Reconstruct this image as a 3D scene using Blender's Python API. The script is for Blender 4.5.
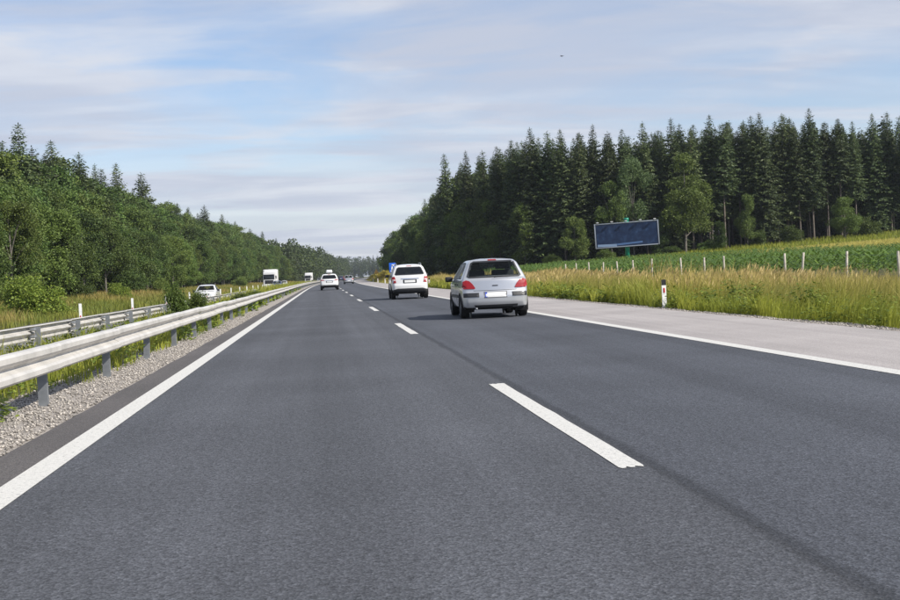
import bpy, bmesh, math, random
import numpy as np
from mathutils import Vector, Matrix
from mathutils.bvhtree import BVHTree
from mathutils.geometry import delaunay_2d_cdt

for o in list(bpy.data.objects): bpy.data.objects.remove(o)
scn = bpy.context.scene
COL = scn.collection
R = math.radians

# ------------------------------------------------------------------ camera
H_CAM = 1.198
F_PX = 1270.0                       # focal length in pixels of the 900 px wide photograph
YAW, PITCH, ROLL = R(5.64), R(-1.24), R(2.58)
fw = Vector((math.sin(YAW), math.cos(YAW), 0)); rt = Vector((math.cos(YAW), -math.sin(YAW), 0)); up = Vector((0, 0, 1))
fw2 = fw*math.cos(PITCH) + up*math.sin(PITCH); up2 = up*math.cos(PITCH) - fw*math.sin(PITCH)
rt3 = rt*math.cos(ROLL) - up2*math.sin(ROLL); up3 = up2*math.cos(ROLL) + rt*math.sin(ROLL)
cam_d = bpy.data.cameras.new('camera'); cam = bpy.data.objects.new('camera', cam_d); COL.objects.link(cam)
M = Matrix.Identity(4)
for i in range(3):
    M[i][0] = rt3[i]; M[i][1] = up3[i]; M[i][2] = -fw2[i]
M[2][3] = H_CAM
cam.matrix_world = M
cam_d.sensor_width = 36; cam_d.lens = 36*F_PX/900; cam_d.clip_start = .1; cam_d.clip_end = 20000
scn.camera = cam

# ------------------------------------------------------------------ sky, sun, exposure
SUN_EL = R(39); SUN_AZ = math.atan2(.84, -.54)      # azimuth measured from +Y towards +X: sun behind and to the right
world = bpy.data.worlds.new('World'); scn.world = world; world.use_nodes = True
nt = world.node_tree; nt.nodes.clear()
def N(tree, typ, **kw):
    n = tree.nodes.new(typ)
    for k, v in kw.items():
        if k.startswith('i_'):
            key = k[2:]; key = int(key) if key.isdigit() else key.replace('_', ' ')
            n.inputs[key].default_value = v
        else: setattr(n, k, v)
    return n
def L(tree, a, b): tree.links.new(a, b)
wout = N(nt, 'ShaderNodeOutputWorld'); wbg = N(nt, 'ShaderNodeBackground'); wbg.inputs['Strength'].default_value = .10
sky = N(nt, 'ShaderNodeTexSky', sky_type='NISHITA'); sky.sun_disc = False
sky.sun_elevation = SUN_EL; sky.sun_rotation = SUN_AZ; sky.air_density = 1.0; sky.dust_density = .25; sky.ozone_density = 2.2
tc = N(nt, 'ShaderNodeTexCoord')
sep = N(nt, 'ShaderNodeSeparateXYZ'); L(nt, tc.outputs['Generated'], sep.inputs[0])
zmx = N(nt, 'ShaderNodeMath', operation='MAXIMUM', i_1=0.0); L(nt, sep.outputs['Z'], zmx.inputs[0])
zad = N(nt, 'ShaderNodeMath', operation='ADD', i_1=.10); L(nt, zmx.outputs[0], zad.inputs[0])
dx = N(nt, 'ShaderNodeMath', operation='DIVIDE'); L(nt, sep.outputs['X'], dx.inputs[0]); L(nt, zad.outputs[0], dx.inputs[1])
dy = N(nt, 'ShaderNodeMath', operation='DIVIDE'); L(nt, sep.outputs['Y'], dy.inputs[0]); L(nt, zad.outputs[0], dy.inputs[1])
cmb = N(nt, 'ShaderNodeCombineXYZ'); L(nt, dx.outputs[0], cmb.inputs[0]); L(nt, dy.outputs[0], cmb.inputs[1])
def cloud(scale, rot, stretch, lo, hi, det, dist, loc=(0, 0, 0)):
    mp = N(nt, 'ShaderNodeMapping'); mp.inputs['Rotation'].default_value = (0, 0, R(rot)); mp.inputs['Scale'].default_value = (stretch, 1, 1)
    mp.inputs['Location'].default_value = loc
    L(nt, cmb.outputs[0], mp.inputs['Vector'])
    nz = N(nt, 'ShaderNodeTexNoise', i_Scale=scale, i_Detail=det, i_Roughness=.55, i_Distortion=dist); L(nt, mp.outputs[0], nz.inputs['Vector'])
    mr = N(nt, 'ShaderNodeMapRange', interpolation_type='SMOOTHSTEP'); mr.inputs['From Min'].default_value = lo; mr.inputs['From Max'].default_value = hi
    L(nt, nz.outputs['Fac'], mr.inputs['Value']); return mr.outputs['Result']
ca = cloud(.55, 14, .75, .36, .62, 8, .5, (.4, 1.7, 0))
cb = cloud(2.4, 9, .55, .42, .66, 10, .6, (7.0, 2.0, 0))
cc = cloud(1.7, 10, .5, .40, .64, 10, .4, (2.3, 5.0, 0))
mul = N(nt, 'ShaderNodeMath', operation='MULTIPLY_ADD', i_1=.42); L(nt, cb, mul.inputs[0])
m2 = N(nt, 'ShaderNodeMath', operation='MULTIPLY', i_1=.85); L(nt, ca, m2.inputs[0]); L(nt, m2.outputs[0], mul.inputs[2])
hzn = N(nt, 'ShaderNodeMapRange', interpolation_type='SMOOTHSTEP'); hzn.inputs['From Min'].default_value = -.02; hzn.inputs['From Max'].default_value = .17; hzn.inputs['To Min'].default_value = .92; hzn.inputs['To Max'].default_value = 0
L(nt, sep.outputs['Z'], hzn.inputs['Value'])       # the thin layer is seen edge-on towards the horizon
mxm = N(nt, 'ShaderNodeMath', operation='MAXIMUM'); L(nt, mul.outputs[0], mxm.inputs[0]); L(nt, hzn.outputs[0], mxm.inputs[1])
mask = N(nt, 'ShaderNodeMath', operation='MINIMUM', i_1=.93); L(nt, mxm.outputs[0], mask.inputs[0])
ccol = N(nt, 'ShaderNodeMix', data_type='RGBA'); L(nt, cc, ccol.inputs['Factor'])
ccol.inputs['A'].default_value = (4.2, 4.55, 5.45, 1); ccol.inputs['B'].default_value = (5.4, 5.65, 6.25, 1)
smx = N(nt, 'ShaderNodeMix', data_type='RGBA'); L(nt, mask.outputs[0], smx.inputs['Factor'])
tint = N(nt, 'ShaderNodeMix', data_type='RGBA', blend_type='MULTIPLY'); tint.inputs['Factor'].default_value = 1; tint.inputs['B'].default_value = (1.0, .98, 1.06, 1)
L(nt, sky.outputs[0], tint.inputs['A']); L(nt, tint.outputs['Result'], smx.inputs['A']); L(nt, ccol.outputs['Result'], smx.inputs['B'])
L(nt, smx.outputs['Result'], wbg.inputs['Color']); L(nt, wbg.outputs[0], wout.inputs[0])

sd = bpy.data.lights.new('sun', 'SUN'); sd.energy = 5.0; sd.angle = R(.53); sd.color = (1, .95, .86)
sun = bpy.data.objects.new('sun', sd); COL.objects.link(sun)
sdir = Vector((math.sin(SUN_AZ)*math.cos(SUN_EL), math.cos(SUN_AZ)*math.cos(SUN_EL), math.sin(SUN_EL)))
sun.rotation_euler = sdir.to_track_quat('Z', 'Y').to_euler(); sun.location = sdir*80
scn.view_settings.view_transform = 'Standard'; scn.view_settings.look = 'None'; scn.view_settings.gamma = 1
scn.view_settings.exposure = 0.42; scn.view_settings.use_curve_mapping = False
scn.render.engine = 'CYCLES'
scn.render.resolution_x = 1024; scn.render.resolution_y = 683
scn.cycles.max_bounces = 6; scn.cycles.transparent_max_bounces = 12

# ------------------------------------------------------------------ helpers
rng = np.random.default_rng(7); random.seed(7)
MATS = {}
def mat(name, color=(.5, .5, .5), rough=.6, metal=0, spec=.5, coat=0, trans=0):
    if name in MATS: return MATS[name]
    m = bpy.data.materials.new(name); m.use_nodes = True; b = m.node_tree.nodes['Principled BSDF']
    b.inputs['Base Color'].default_value = (*color, 1); b.inputs['Roughness'].default_value = rough
    b.inputs['Metallic'].default_value = metal; b.inputs['Specular IOR Level'].default_value = spec
    b.inputs['Coat Weight'].default_value = coat; b.inputs['Coat Roughness'].default_value = .05
    MATS[name] = m; return m
def noise_mat(name, stops, scale=8, rough=.9, detail=6, bump=0, bscale=40, coord='Object', extra=None, spec=.3):
    m = mat(name, rough=rough, spec=spec); t = m.node_tree; b = t.nodes['Principled BSDF']
    c = N(t, 'ShaderNodeTexCoord'); n = N(t, 'ShaderNodeTexNoise', i_Scale=scale, i_Detail=detail, i_Roughness=.6)
    L(t, c.outputs[coord], n.inputs['Vector'])
    r = N(t, 'ShaderNodeValToRGB'); els = r.color_ramp.elements
    while len(els) < len(stops): els.new(.5)
    for e, (p, col) in zip(els, stops): e.position = p; e.color = (*col, 1)
    L(t, n.outputs['Fac'], r.inputs[0]); L(t, r.outputs[0], b.inputs['Base Color'])
    if bump:
        n2 = N(t, 'ShaderNodeTexNoise', i_Scale=bscale, i_Detail=4); L(t, c.outputs[coord], n2.inputs['Vector'])
        bp = N(t, 'ShaderNodeBump', i_Strength=bump, i_Distance=.02); L(t, n2.outputs['Fac'], bp.inputs['Height']); L(t, bp.outputs[0], b.inputs['Normal'])
    return m
def leaf_mat(name, c0, c1, obj_var=.35, transl=.3, tip=None, rough=.55, noise=None):
    """foliage: colour varies per leaf (island) and per plant, some light passes through"""
    m = mat(name, rough=rough, spec=.25); t = m.node_tree; b = t.nodes['Principled BSDF']; out = t.nodes['Material Output']
    g = N(t, 'ShaderNodeNewGeometry'); oi = N(t, 'ShaderNodeObjectInfo')
    mx = N(t, 'ShaderNodeMix', data_type='RGBA'); mx.inputs['A'].default_value = (*c0, 1); mx.inputs['B'].default_value = (*c1, 1)
    src = g.outputs['Random Per Island']
    if noise:
        cc_ = N(t, 'ShaderNodeTexCoord'); nn = N(t, 'ShaderNodeTexNoise', i_Scale=noise, i_Detail=3); L(t, cc_.outputs['Object'], nn.inputs['Vector'])
        mr_ = N(t, 'ShaderNodeMapRange'); mr_.inputs['From Min'].default_value = .35; mr_.inputs['From Max'].default_value = .65; L(t, nn.outputs['Fac'], mr_.inputs['Value'])
        ad = N(t, 'ShaderNodeMath', operation='MULTIPLY_ADD', i_1=.4); L(t, src, ad.inputs[0])
        ml = N(t, 'ShaderNodeMath', operation='MULTIPLY', i_1=.6); L(t, mr_.outputs[0], ml.inputs[0]); L(t, ml.outputs[0], ad.inputs[2]); src = ad.outputs[0]
    L(t, src, mx.inputs['Factor']); col = mx.outputs['Result']
    if tip:
        uv = N(t, 'ShaderNodeUVMap'); sp = N(t, 'ShaderNodeSeparateXYZ'); L(t, uv.outputs[0], sp.inputs[0])
        mt = N(t, 'ShaderNodeMix', data_type='RGBA'); L(t, col, mt.inputs['A'])
        rmp = N(t, 'ShaderNodeMapRange'); rmp.inputs['From Min'].default_value = .25; rmp.inputs['From Max'].default_value = .75; L(t, sp.outputs['Y'], rmp.inputs['Value'])
        mu = N(t, 'ShaderNodeMath', operation='MULTIPLY'); L(t, rmp.outputs[0], mu.inputs[0]); L(t, sp.outputs['X'], mu.inputs[1])
        L(t, mu.outputs[0], mt.inputs['Factor']); mt.inputs['B'].default_value = (*tip, 1); col = mt.outputs['Result']
    hs = N(t, 'ShaderNodeHueSaturation'); L(t, col, hs.inputs['Color'])
    v1 = N(t, 'ShaderNodeMapRange'); v1.inputs['To Min'].default_value = 1-obj_var; v1.inputs['To Max'].default_value = 1+obj_var; L(t, oi.outputs['Random'], v1.inputs['Value']); L(t, v1.outputs[0], hs.inputs['Value'])
    h1 = N(t, 'ShaderNodeMath', operation='FRACT'); h0 = N(t, 'ShaderNodeMath', operation='MULTIPLY', i_1=7.31); L(t, oi.outputs['Random'], h0.inputs[0]); L(t, h0.outputs[0], h1.inputs[0])
    h2 = N(t, 'ShaderNodeMapRange'); h2.inputs['To Min'].default_value = .5-.045*obj_var; h2.inputs['To Max'].default_value = .5+.03*obj_var; L(t, h1.outputs[0], h2.inputs['Value']); L(t, h2.outputs[0], hs.inputs['Hue'])
    L(t, hs.outputs[0], b.inputs['Base Color'])
    tr = N(t, 'ShaderNodeBsdfTranslucent'); L(t, hs.outputs[0], tr.inputs['Color'])
    ms = N(t, 'ShaderNodeMixShader'); ms.inputs[0].default_value = transl; L(t, b.outputs[0], ms.inputs[1]); L(t, tr.outputs[0], ms.inputs[2]); L(t, ms.outputs[0], out.inputs['Surface'])
    return m

def link(name, me, m=None, parent=None):
    o = bpy.data.objects.new(name, me); COL.objects.link(o)
    if m is not None and me is not None:
        me.materials.clear()
        for q in (m if isinstance(m, (list, tuple)) else [m]): me.materials.append(q)
    if parent is not None: o.parent = parent
    return o
def np_mesh(name, V, F, uv=None, smooth=False):
    """V (n,3), F (m,k) all faces with k corners; uv (n,2) per vertex"""
    V = np.asarray(V, np.float32); F = np.asarray(F, np.int32); me = bpy.data.meshes.new(name)
    me.vertices.add(len(V)); me.vertices.foreach_set('co', V.ravel())
    me.loops.add(F.size); me.loops.foreach_set('vertex_index', F.ravel())
    me.polygons.add(len(F)); k = F.shape[1]
    me.polygons.foreach_set('loop_start', np.arange(0, F.size, k, dtype=np.int32)); me.polygons.foreach_set('loop_total', np.full(len(F), k, np.int32))
    if smooth: me.polygons.foreach_set('use_smooth', np.ones(len(F), bool))
    if uv is not None:
        l = me.uv_layers.new(name='UVMap'); l.data.foreach_set('uv', np.asarray(uv, np.float32)[F.ravel()].ravel())
    me.update(); me.validate(); return me
def pd_mesh(name, V, F, smooth=False):
    me = bpy.data.meshes.new(name); me.from_pydata([tuple(v) for v in V], [], [tuple(f) for f in F]); me.update()
    if smooth: me.polygons.foreach_set('use_smooth', np.ones(len(me.polygons), bool))
    return me
def tag(o, label=None, cat=None, group=None, kind=None):
    if label: o['label'] = label
    if cat: o['category'] = cat
    if group: o['group'] = group
    if kind: o['kind'] = kind
    return o
def empty(name, loc=(0, 0, 0), rz=0, label=None, cat=None, group=None):
    o = bpy.data.objects.new(name, None); COL.objects.link(o); o.location = loc; o.rotation_euler = (0, 0, rz); o.empty_display_size = .2
    return tag(o, label, cat, group)
def copy_tree(o, parent=None):
    c = o.copy(); COL.objects.link(c); c.parent = parent
    for ch in list(o.children): copy_tree(ch, c)
    return c
def rbox(name, size, loc, bev, m, parent, seg=2, rot=None, taper=None):
    bm = bmesh.new(); bmesh.ops.create_cube(bm, size=1)
    for v in bm.verts:
        v.co = Vector((v.co.x*size[0], v.co.y*size[1], v.co.z*size[2]))
        if taper and v.co.z > 0: v.co.x *= taper[0]; v.co.y *= taper[1]
    if bev: bmesh.ops.bevel(bm, geom=bm.edges[:], offset=bev, segments=seg, affect='EDGES', profile=.6)
    me = bpy.data.meshes.new(name); bm.to_mesh(me); bm.free()
    if bev: me.polygons.foreach_set('use_smooth', np.ones(len(me.polygons), bool))
    o = link(name, me, m, parent); o.location = loc
    if rot: o.rotation_euler = rot
    return o
def tube_mesh(name, pts, rads, n=8, cap=True):
    V = []; F = []; pts = [Vector(p) for p in pts]
    for i, p in enumerate(pts):
        d = (pts[min(i+1, len(pts)-1)] - pts[max(i-1, 0)]).normalized()
        a = d.orthogonal().normalized() if abs(d.z) < .9 else Vector((1, 0, 0)); a = (a - d*a.dot(d)).normalized(); b = d.cross(a)
        for k in range(n):
            t = 2*math.pi*k/n; V.append(p + (a*math.cos(t) + b*math.sin(t))*rads[i])
    for i in range(len(pts)-1):
        for k in range(n): F.append((i*n+k, i*n+(k+1) % n, (i+1)*n+(k+1) % n, (i+1)*n+k))
    if cap: F.append(tuple(range(n))[::-1]); F.append(tuple((len(pts)-1)*n+k for k in range(n)))
    return pd_mesh(name, V, F, True)
def tube(name, pts, rads, m, parent=None, n=8): return link(name, tube_mesh(name, pts, rads, n), m, parent)

# the road runs along +Y and bends gently to the right far ahead: s = distance right of the road axis
K_BEND = 5.2e-5
def off(y):
    y = np.asarray(y, float); d = np.clip(y-120, 0, None); e = np.minimum(d, 480)
    return K_BEND*e*e + 2*K_BEND*480*(d-e)
def dirn(y): return math.atan2(2*K_BEND*min(max(y-120, 0), 480), 1)
def sstep(x): x = np.clip(x, 0, 1); return x*x*(3-2*x)
PS = [-900, -60, -30, -24, -18.2, -17.4, -6.3, -5.0, -3.6, -2.5, 0, 8.7, 9.6, 12, 17, 22, 30, 900]
PZ = [6, .6, .1, -.35, -.85, -.80, -.17, -.12, -.05, -.01, 0, 0, -.06, -.30, -.22, .0, .0, .0]
def gz(s, y):
    s = np.asarray(s, float); y = np.asarray(y, float)
    z = np.interp(s, PS, PZ)
    rise = sstep((y-95)/150)*(.55*sstep((s-20)/14) + .055*np.clip(s-20, 0, 260))
    return z + rise
def W(s, y, z=0.): return (float(s+off(y)), float(y), float(gz(s, y)+z))
def from_px(u, s):      # distance along the road at which photo column u meets lateral position s (straight part)
    return s*F_PX/(u-323.4)

# ------------------------------------------------------------------ ground and roads
S_ST = sorted(set(PS + [-300, -150, -100, -45, -36, 14, 18, 19.5, 25, 28, 34, 42, 52, 64, 80, 100, 125, 160, 220, 320, 500]))
Y_ST = np.concatenate([np.arange(-80, 260, 5.), np.arange(260, 700, 20.), np.arange(700, 2000, 100.), [2000, 2500, 3200, 4500, 6000, 9000]])
S_, Y_ = np.meshgrid(S_ST, Y_ST); Zg = gz(S_, Y_) - .03
wide = np.interp(Y_, [-80, 700, 9000], [1, 1, 6])
GV = np.stack([S_*np.where(np.abs(S_) > 60, wide, 1)+off(Y_), Y_, Zg], -1).reshape(-1, 3)
nx = len(S_ST); idx = np.arange(len(GV)).reshape(len(Y_ST), nx)
GF = np.stack([idx[:-1, :-1], idx[:-1, 1:], idx[1:, 1:], idx[1:, :-1]], -1).reshape(-1, 4)
m_ground = noise_mat('meadow_soil', [(.3, (.045, .055, .018)), (.5, (.09, .085, .032)), (.7, (.12, .10, .045))], scale=.6, bump=.4, bscale=9)
ground = link('ground', np_mesh('ground', GV, GF, smooth=True), m_ground); tag(ground, 'rolling grassy ground under verge, field and forest', 'ground', kind='structure')

def strip(name, s0, s1, y0, y1, dz, m, parent=None, step=4., ns=2, follow=True, jag=None):
    ys = np.arange(y0, y1+.01, step if y1-y0 > step else (y1-y0)); ss = np.linspace(s0, s1, ns)
    if s0 < -6: ss = np.array([s0, s1])
    A, B = np.meshgrid(ss, ys)
    if jag is not None:
        jl = np.interp(ys, np.arange(y0, y1+2, .5), rng.normal(0, jag, len(np.arange(y0, y1+2, .5)))); A = A.copy(); A[:, 0] += jl
        jl = np.interp(ys, np.arange(y0, y1+2, .5), rng.normal(0, jag, len(np.arange(y0, y1+2, .5)))); A[:, -1] += jl
    V = np.stack([A+off(B), B, gz(A, B)+dz], -1).reshape(-1, 3); uv = np.stack([A, B], -1).reshape(-1, 2)
    n = len(ss); ix = np.arange(len(V)).reshape(len(ys), n)
    Fq = np.stack([ix[:-1, :-1], ix[:-1, 1:], ix[1:, 1:], ix[1:, :-1]], -1).reshape(-1, 4)
    return link(name, np_mesh(name, V, Fq, uv), m, parent)

def asphalt(name, base, tracks=(), seam=None, warm=0., speck=.62):
    m = mat(name, rough=.82, spec=.35); t = m.node_tree; b = t.nodes['Principled BSDF']
    c = N(t, 'ShaderNodeTexCoord'); uv = N(t, 'ShaderNodeUVMap'); sp = N(t, 'ShaderNodeSeparateXYZ'); L(t, uv.outputs[0], sp.inputs[0])
    n1 = N(t, 'ShaderNodeTexNoise', i_Scale=.30, i_Detail=7); L(t, c.outputs['Object'], n1.inputs['Vector'])
    n2 = N(t, 'ShaderNodeTexNoise', i_Scale=26, i_Detail=5, i_Roughness=.75); L(t, c.outputs['Object'], n2.inputs['Vector'])
    vo = N(t, 'ShaderNodeTexVoronoi', i_Scale=75); L(t, c.outputs['Object'], vo.inputs['Vector'])
    # streaks along the driving direction
    mp = N(t, 'ShaderNodeMapping'); mp.inputs['Scale'].default_value = (2.2, .03, 1); L(t, uv.outputs[0], mp.inputs['Vector'])
    n3 = N(t, 'ShaderNodeTexNoise', i_Scale=1.6, i_Detail=4); L(t, mp.outputs[0], n3.inputs['Vector'])
    def mr(src, a, b_, c_, d_):
        q = N(t, 'ShaderNodeMapRange'); q.inputs['From Min'].default_value = a; q.inputs['From Max'].default_value = b_; q.inputs['To Min'].default_value = c_; q.inputs['To Max'].default_value = d_
        L(t, src, q.inputs['Value']); return q.outputs[0]
    def mulv(a, b_):
        q = N(t, 'ShaderNodeMath', operation='MULTIPLY'); L(t, a, q.inputs[0]); L(t, b_, q.inputs[1]); return q.outputs[0]
    f = mulv(mr(n1.outputs['Fac'], .3, .7, .84, 1.16), mr(n2.outputs['Fac'], .3, .7, 1-speck*.7, 1+speck*.7))
    sc = N(t, 'ShaderNodeSeparateColor'); L(t, vo.outputs['Color'], sc.inputs[0])
    f = mulv(f, mr(sc.outputs[0], 0, 1, 1-speck*.6, 1+speck*.6)); f = mulv(f, mr(n3.outputs['Fac'], .3, .7, .90, 1.10))
    nw = N(t, 'ShaderNodeTexNoise', i_Scale=1.3, i_Detail=5); L(t, c.outputs['Object'], nw.inputs['Vector'])
    wob = N(t, 'ShaderNodeMath', operation='MULTIPLY_ADD', i_1=.10); L(t, nw.outputs['Fac'], wob.inputs[0]); wsh = N(t, 'ShaderNodeMath', operation='SUBTRACT', i_1=.05); L(t, sp.outputs['X'], wsh.inputs[0]); L(t, wsh.outputs[0], wob.inputs[2])
    for (s0, w, k) in tracks:       # polished wheel paths and the construction joint
        d = N(t, 'ShaderNodeMath', operation='SUBTRACT', i_1=s0); L(t, wob.outputs[0], d.inputs[0])
        a = N(t, 'ShaderNodeMath', operation='ABSOLUTE'); L(t, d.outputs[0], a.inputs[0])
        q = N(t, 'ShaderNodeMapRange', interpolation_type='SMOOTHSTEP'); q.inputs['From Min'].default_value = w*.2; q.inputs['From Max'].default_value = w; q.inputs['To Min'].default_value = k; q.inputs['To Max'].default_value = 1
        L(t, a.outputs[0], q.inputs['Value']); f = mulv(f, q.outputs[0])
    cm = N(t, 'ShaderNodeMix', data_type='RGBA', blend_type='MULTIPLY'); cm.inputs['Factor'].default_value = 1; cm.inputs['A'].default_value = (*base, 1)
    cbn = N(t, 'ShaderNodeCombineColor'); [L(t, f, cbn.inputs[i]) for i in range(3)]; L(t, cbn.outputs[0], cm.inputs['B'])
    L(t, cm.outputs['Result'], b.inputs['Base Color'])
    bp = N(t, 'ShaderNodeBump', i_Strength=.55, i_Distance=.008); ad = N(t, 'ShaderNodeMath', operation='ADD'); L(t, vo.outputs['Distance'], ad.inputs[0]); L(t, n2.outputs['Fac'], ad.inputs[1]); L(t, ad.outputs[0], bp.inputs['Height']); L(t, bp.outputs[0], b.inputs['Normal'])
    return m
m_lane_l = asphalt('asphalt_overtaking_lane', (.061, .064, .073), tracks=[(-1.0, .55, 1.10), (.85, .55, 1.10), (-.05, .5, .93), (1.90, .085, .60)])
m_lane_r = asphalt('asphalt_right_lane', (.056, .060, .071), tracks=[(2.9, .6, 1.08), (4.7, .6, 1.08), (3.8, .5, .90), (5.3, .3, .9), (1.90, .085, .60)])
m_edge = asphalt('asphalt_margin', (.085, .078, .076), speck=.35)
m_should = asphalt('pale_shoulder_asphalt', (.31, .285, .275), speck=.22)
m_opp = asphalt('asphalt_far_carriageway', (.15, .145, .145), speck=.2)
def paint(name):
    m = noise_mat(name, [(.28, (.16, .16, .165)), (.41, (.50, .49, .46)), (.7, (.60, .585, .55))], scale=34, rough=.6, bump=.3, bscale=120, detail=9); return m
m_paint = paint('road_paint')
road = strip('road', -1.93, 1.88, -80, 900, 0, m_lane_l, ns=5); tag(road, 'dark asphalt motorway lanes running straight ahead', 'road', kind='structure')
strip('right_lane', 1.88, 5.66, -80, 900, 0, m_lane_r, road, ns=5)
strip('asphalt_margin', -2.42, -1.93, -80, 900, 0, m_edge, road, jag=.008, step=1)
strip('hard_shoulder', 5.66, 8.66, -80, 900, 0, m_should, road, ns=4)
strip('edge_line', -2.05, -1.84, -80, 900, .004, m_paint, road)
strip('edge_line', 5.55, 5.77, -80, 900, .004, m_paint, road)
for k in range(-3, 34):
    y0 = 7.3+18*k
    d_ = strip('lane_dash', 1.68, 1.84, y0, y0+6, .004, m_paint, road, step=.25, ns=13, jag=.003)
    for v in d_.data.vertices:          # worn, ragged ends
        if v.co.y < y0+.01: v.co.y += abs(random.gauss(0, .045))
        elif v.co.y > y0+5.99: v.co.y -= abs(random.gauss(0, .03))
opp = strip('far_carriageway', -17.3, -6.4, -80, 1200, 0, m_opp); tag(opp, 'opposite motorway carriageway beyond the two guardrails', 'road', kind='structure')
strip('edge_line', -7.0, -6.85, -80, 900, .006, m_paint, opp); strip('edge_line', -14.7, -14.5, -80, 900, .006, m_paint, opp)
for k in range(-3, 34): strip('lane_dash', -10.85, -10.70, 3+18*k, 9+18*k, .008, m_paint, opp, step=1)
m_gravel = noise_mat('gravel', [(.30, (.13, .115, .10)), (.5, (.31, .28, .25)), (.7, (.46, .42, .375))], scale=30, detail=8, bump=1.0, bscale=45)
gl = strip('gravel_strip', -3.75, -2.42, -80, 500, -.012, m_gravel, ns=4, jag=.03, step=.5); tag(gl, 'grey gravel strip under the near guardrail', 'gravel', kind='structure')
gr_ = strip('gravel_strip', 8.66, 9.75, -80, 500, -.010, m_gravel, ns=4, jag=.05, step=.5); tag(gr_, 'grey gravel strip along the outer edge of the hard shoulder', 'gravel', kind='structure')

def pebbles(name, n, s0, s1, y0, y1, r0, r1, m, label):
    ys = y0+(y1-y0)*rng.random(n)**2.0; ss = rng.uniform(s0, s1, n); r = rng.uniform(r0, r1, n)
    base = np.array([(1, 0, 0), (-1, 0, 0), (0, 1, 0), (0, -1, 0), (0, 0, 1), (0, 0, -1)], float)
    V = base[None]*r[:, None, None]*rng.uniform(.6, 1.3, (n, 6, 1)); a = rng.uniform(0, 6.28, n); ca_, sa_ = np.cos(a), np.sin(a)
    X = V[..., 0]*ca_[:, None]-V[..., 1]*sa_[:, None]; Yv = V[..., 0]*sa_[:, None]+V[..., 1]*ca_[:, None]
    P = np.stack([X+(ss+off(ys))[:, None], Yv+ys[:, None], V[..., 2]*.7+(gz(ss, ys))[:, None]], -1).reshape(-1, 3)
    f = np.array([(0, 2, 4), (2, 1, 4), (1, 3, 4), (3, 0, 4), (2, 0, 5), (1, 2, 5), (3, 1, 5), (0, 3, 5)])
    o = link(name, np_mesh(name, P, (f[None]+6*np.arange(n)[:, None, None]).reshape(-1, 3)), m); return tag(o, label, 'gravel', kind='stuff')
m_stone = leaf_mat('loose_stone', (.16, .145, .13), (.48, .44, .395), obj_var=0, transl=0, rough=.9)
pebbles('loose_gravel', 16000, -3.7, -2.44, 5, 50, .007, .021, m_stone, 'loose grey stones scattered beside the near guardrail')
pebbles('loose_gravel', 8000, 8.70, 9.7, 14, 60, .008, .024, m_stone, 'loose grey stones along the grassy edge of the shoulder')

# ------------------------------------------------------------------ guardrails
m_galv = noise_mat('galvanised_steel', [(.3, (.40, .385, .36)), (.55, (.51, .49, .46)), (.75, (.58, .55, .515))], scale=2.2, rough=.48, detail=7, spec=.5)
m_galv.node_tree.nodes['Principled BSDF'].inputs['Metallic'].default_value = .15
m_galv2 = noise_mat('shade_toned_steel', [(.3, (.15, .16, .175)), (.7, (.27, .285, .30))], scale=5, rough=.5, spec=.5); m_galv2.node_tree.nodes['Principled BSDF'].inputs['Metallic'].default_value = .4  # dark bluish tone: shade under the beam put into the posts' colour
m_refl = mat('white_plastic', (.78, .78, .76), .4); m_red = mat('red_reflector', (.45, .02, .03), .25); m_blackp = mat('black_plastic', (.018, .018, .02), .45)
def beam_mesh(sign):
    # W profile: (depth towards the traffic, height)
    prof = [(.0, .40), (.010, .378), (.060, .383), (.082, .405), (.082, .452), (.060, .478), (.006, .505), (.000, .520), (.006, .536), (.060, .562), (.082, .588), (.082, .638), (.060, .662), (.010, .670), (.0, .652)]
    V = []; F = []
    n = len(prof)
    for j, yy in enumerate((0, 4.03)):
        for t in (0, 1):
            for d, z in prof: V.append((sign*(d - t*.006), yy, z))
    for i in range(n-1):
        F += [(i, i+1, 2*n+i+1, 2*n+i), (n+i, 3*n+i, 3*n+i+1, n+i+1)]
    F += [(0, 2*n, 3*n, n), (n-1, 2*n-1, 4*n-1, 3*n-1)]
    for b0, q in ((0, 1), (2*n, -1)):
        for i in range(n-1):
            f = (b0+i, b0+n+i, b0+n+i+1, b0+i+1); F.append(f if q > 0 else f[::-1])
    return pd_mesh('rail_beam', V, F)
def post_mesh():
    # C channel post
    prof = [(-.05, -.03), (.05, -.03), (.05, .03), (.02, .03), (.02, .024), (.044, .024), (.044, -.024), (-.044, -.024), (-.044, .024), (-.02, .024), (-.02, .03), (-.05, .03)]
    n = len(prof); V = [(x, y, z) for z in (-.25, .645) for x, y in prof]; F = [(i, (i+1) % n, n+(i+1) % n, n+i) for i in range(n)] + [tuple(range(n))[::-1], tuple(range(n, 2*n))]
    return pd_mesh('post', V, F)
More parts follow.
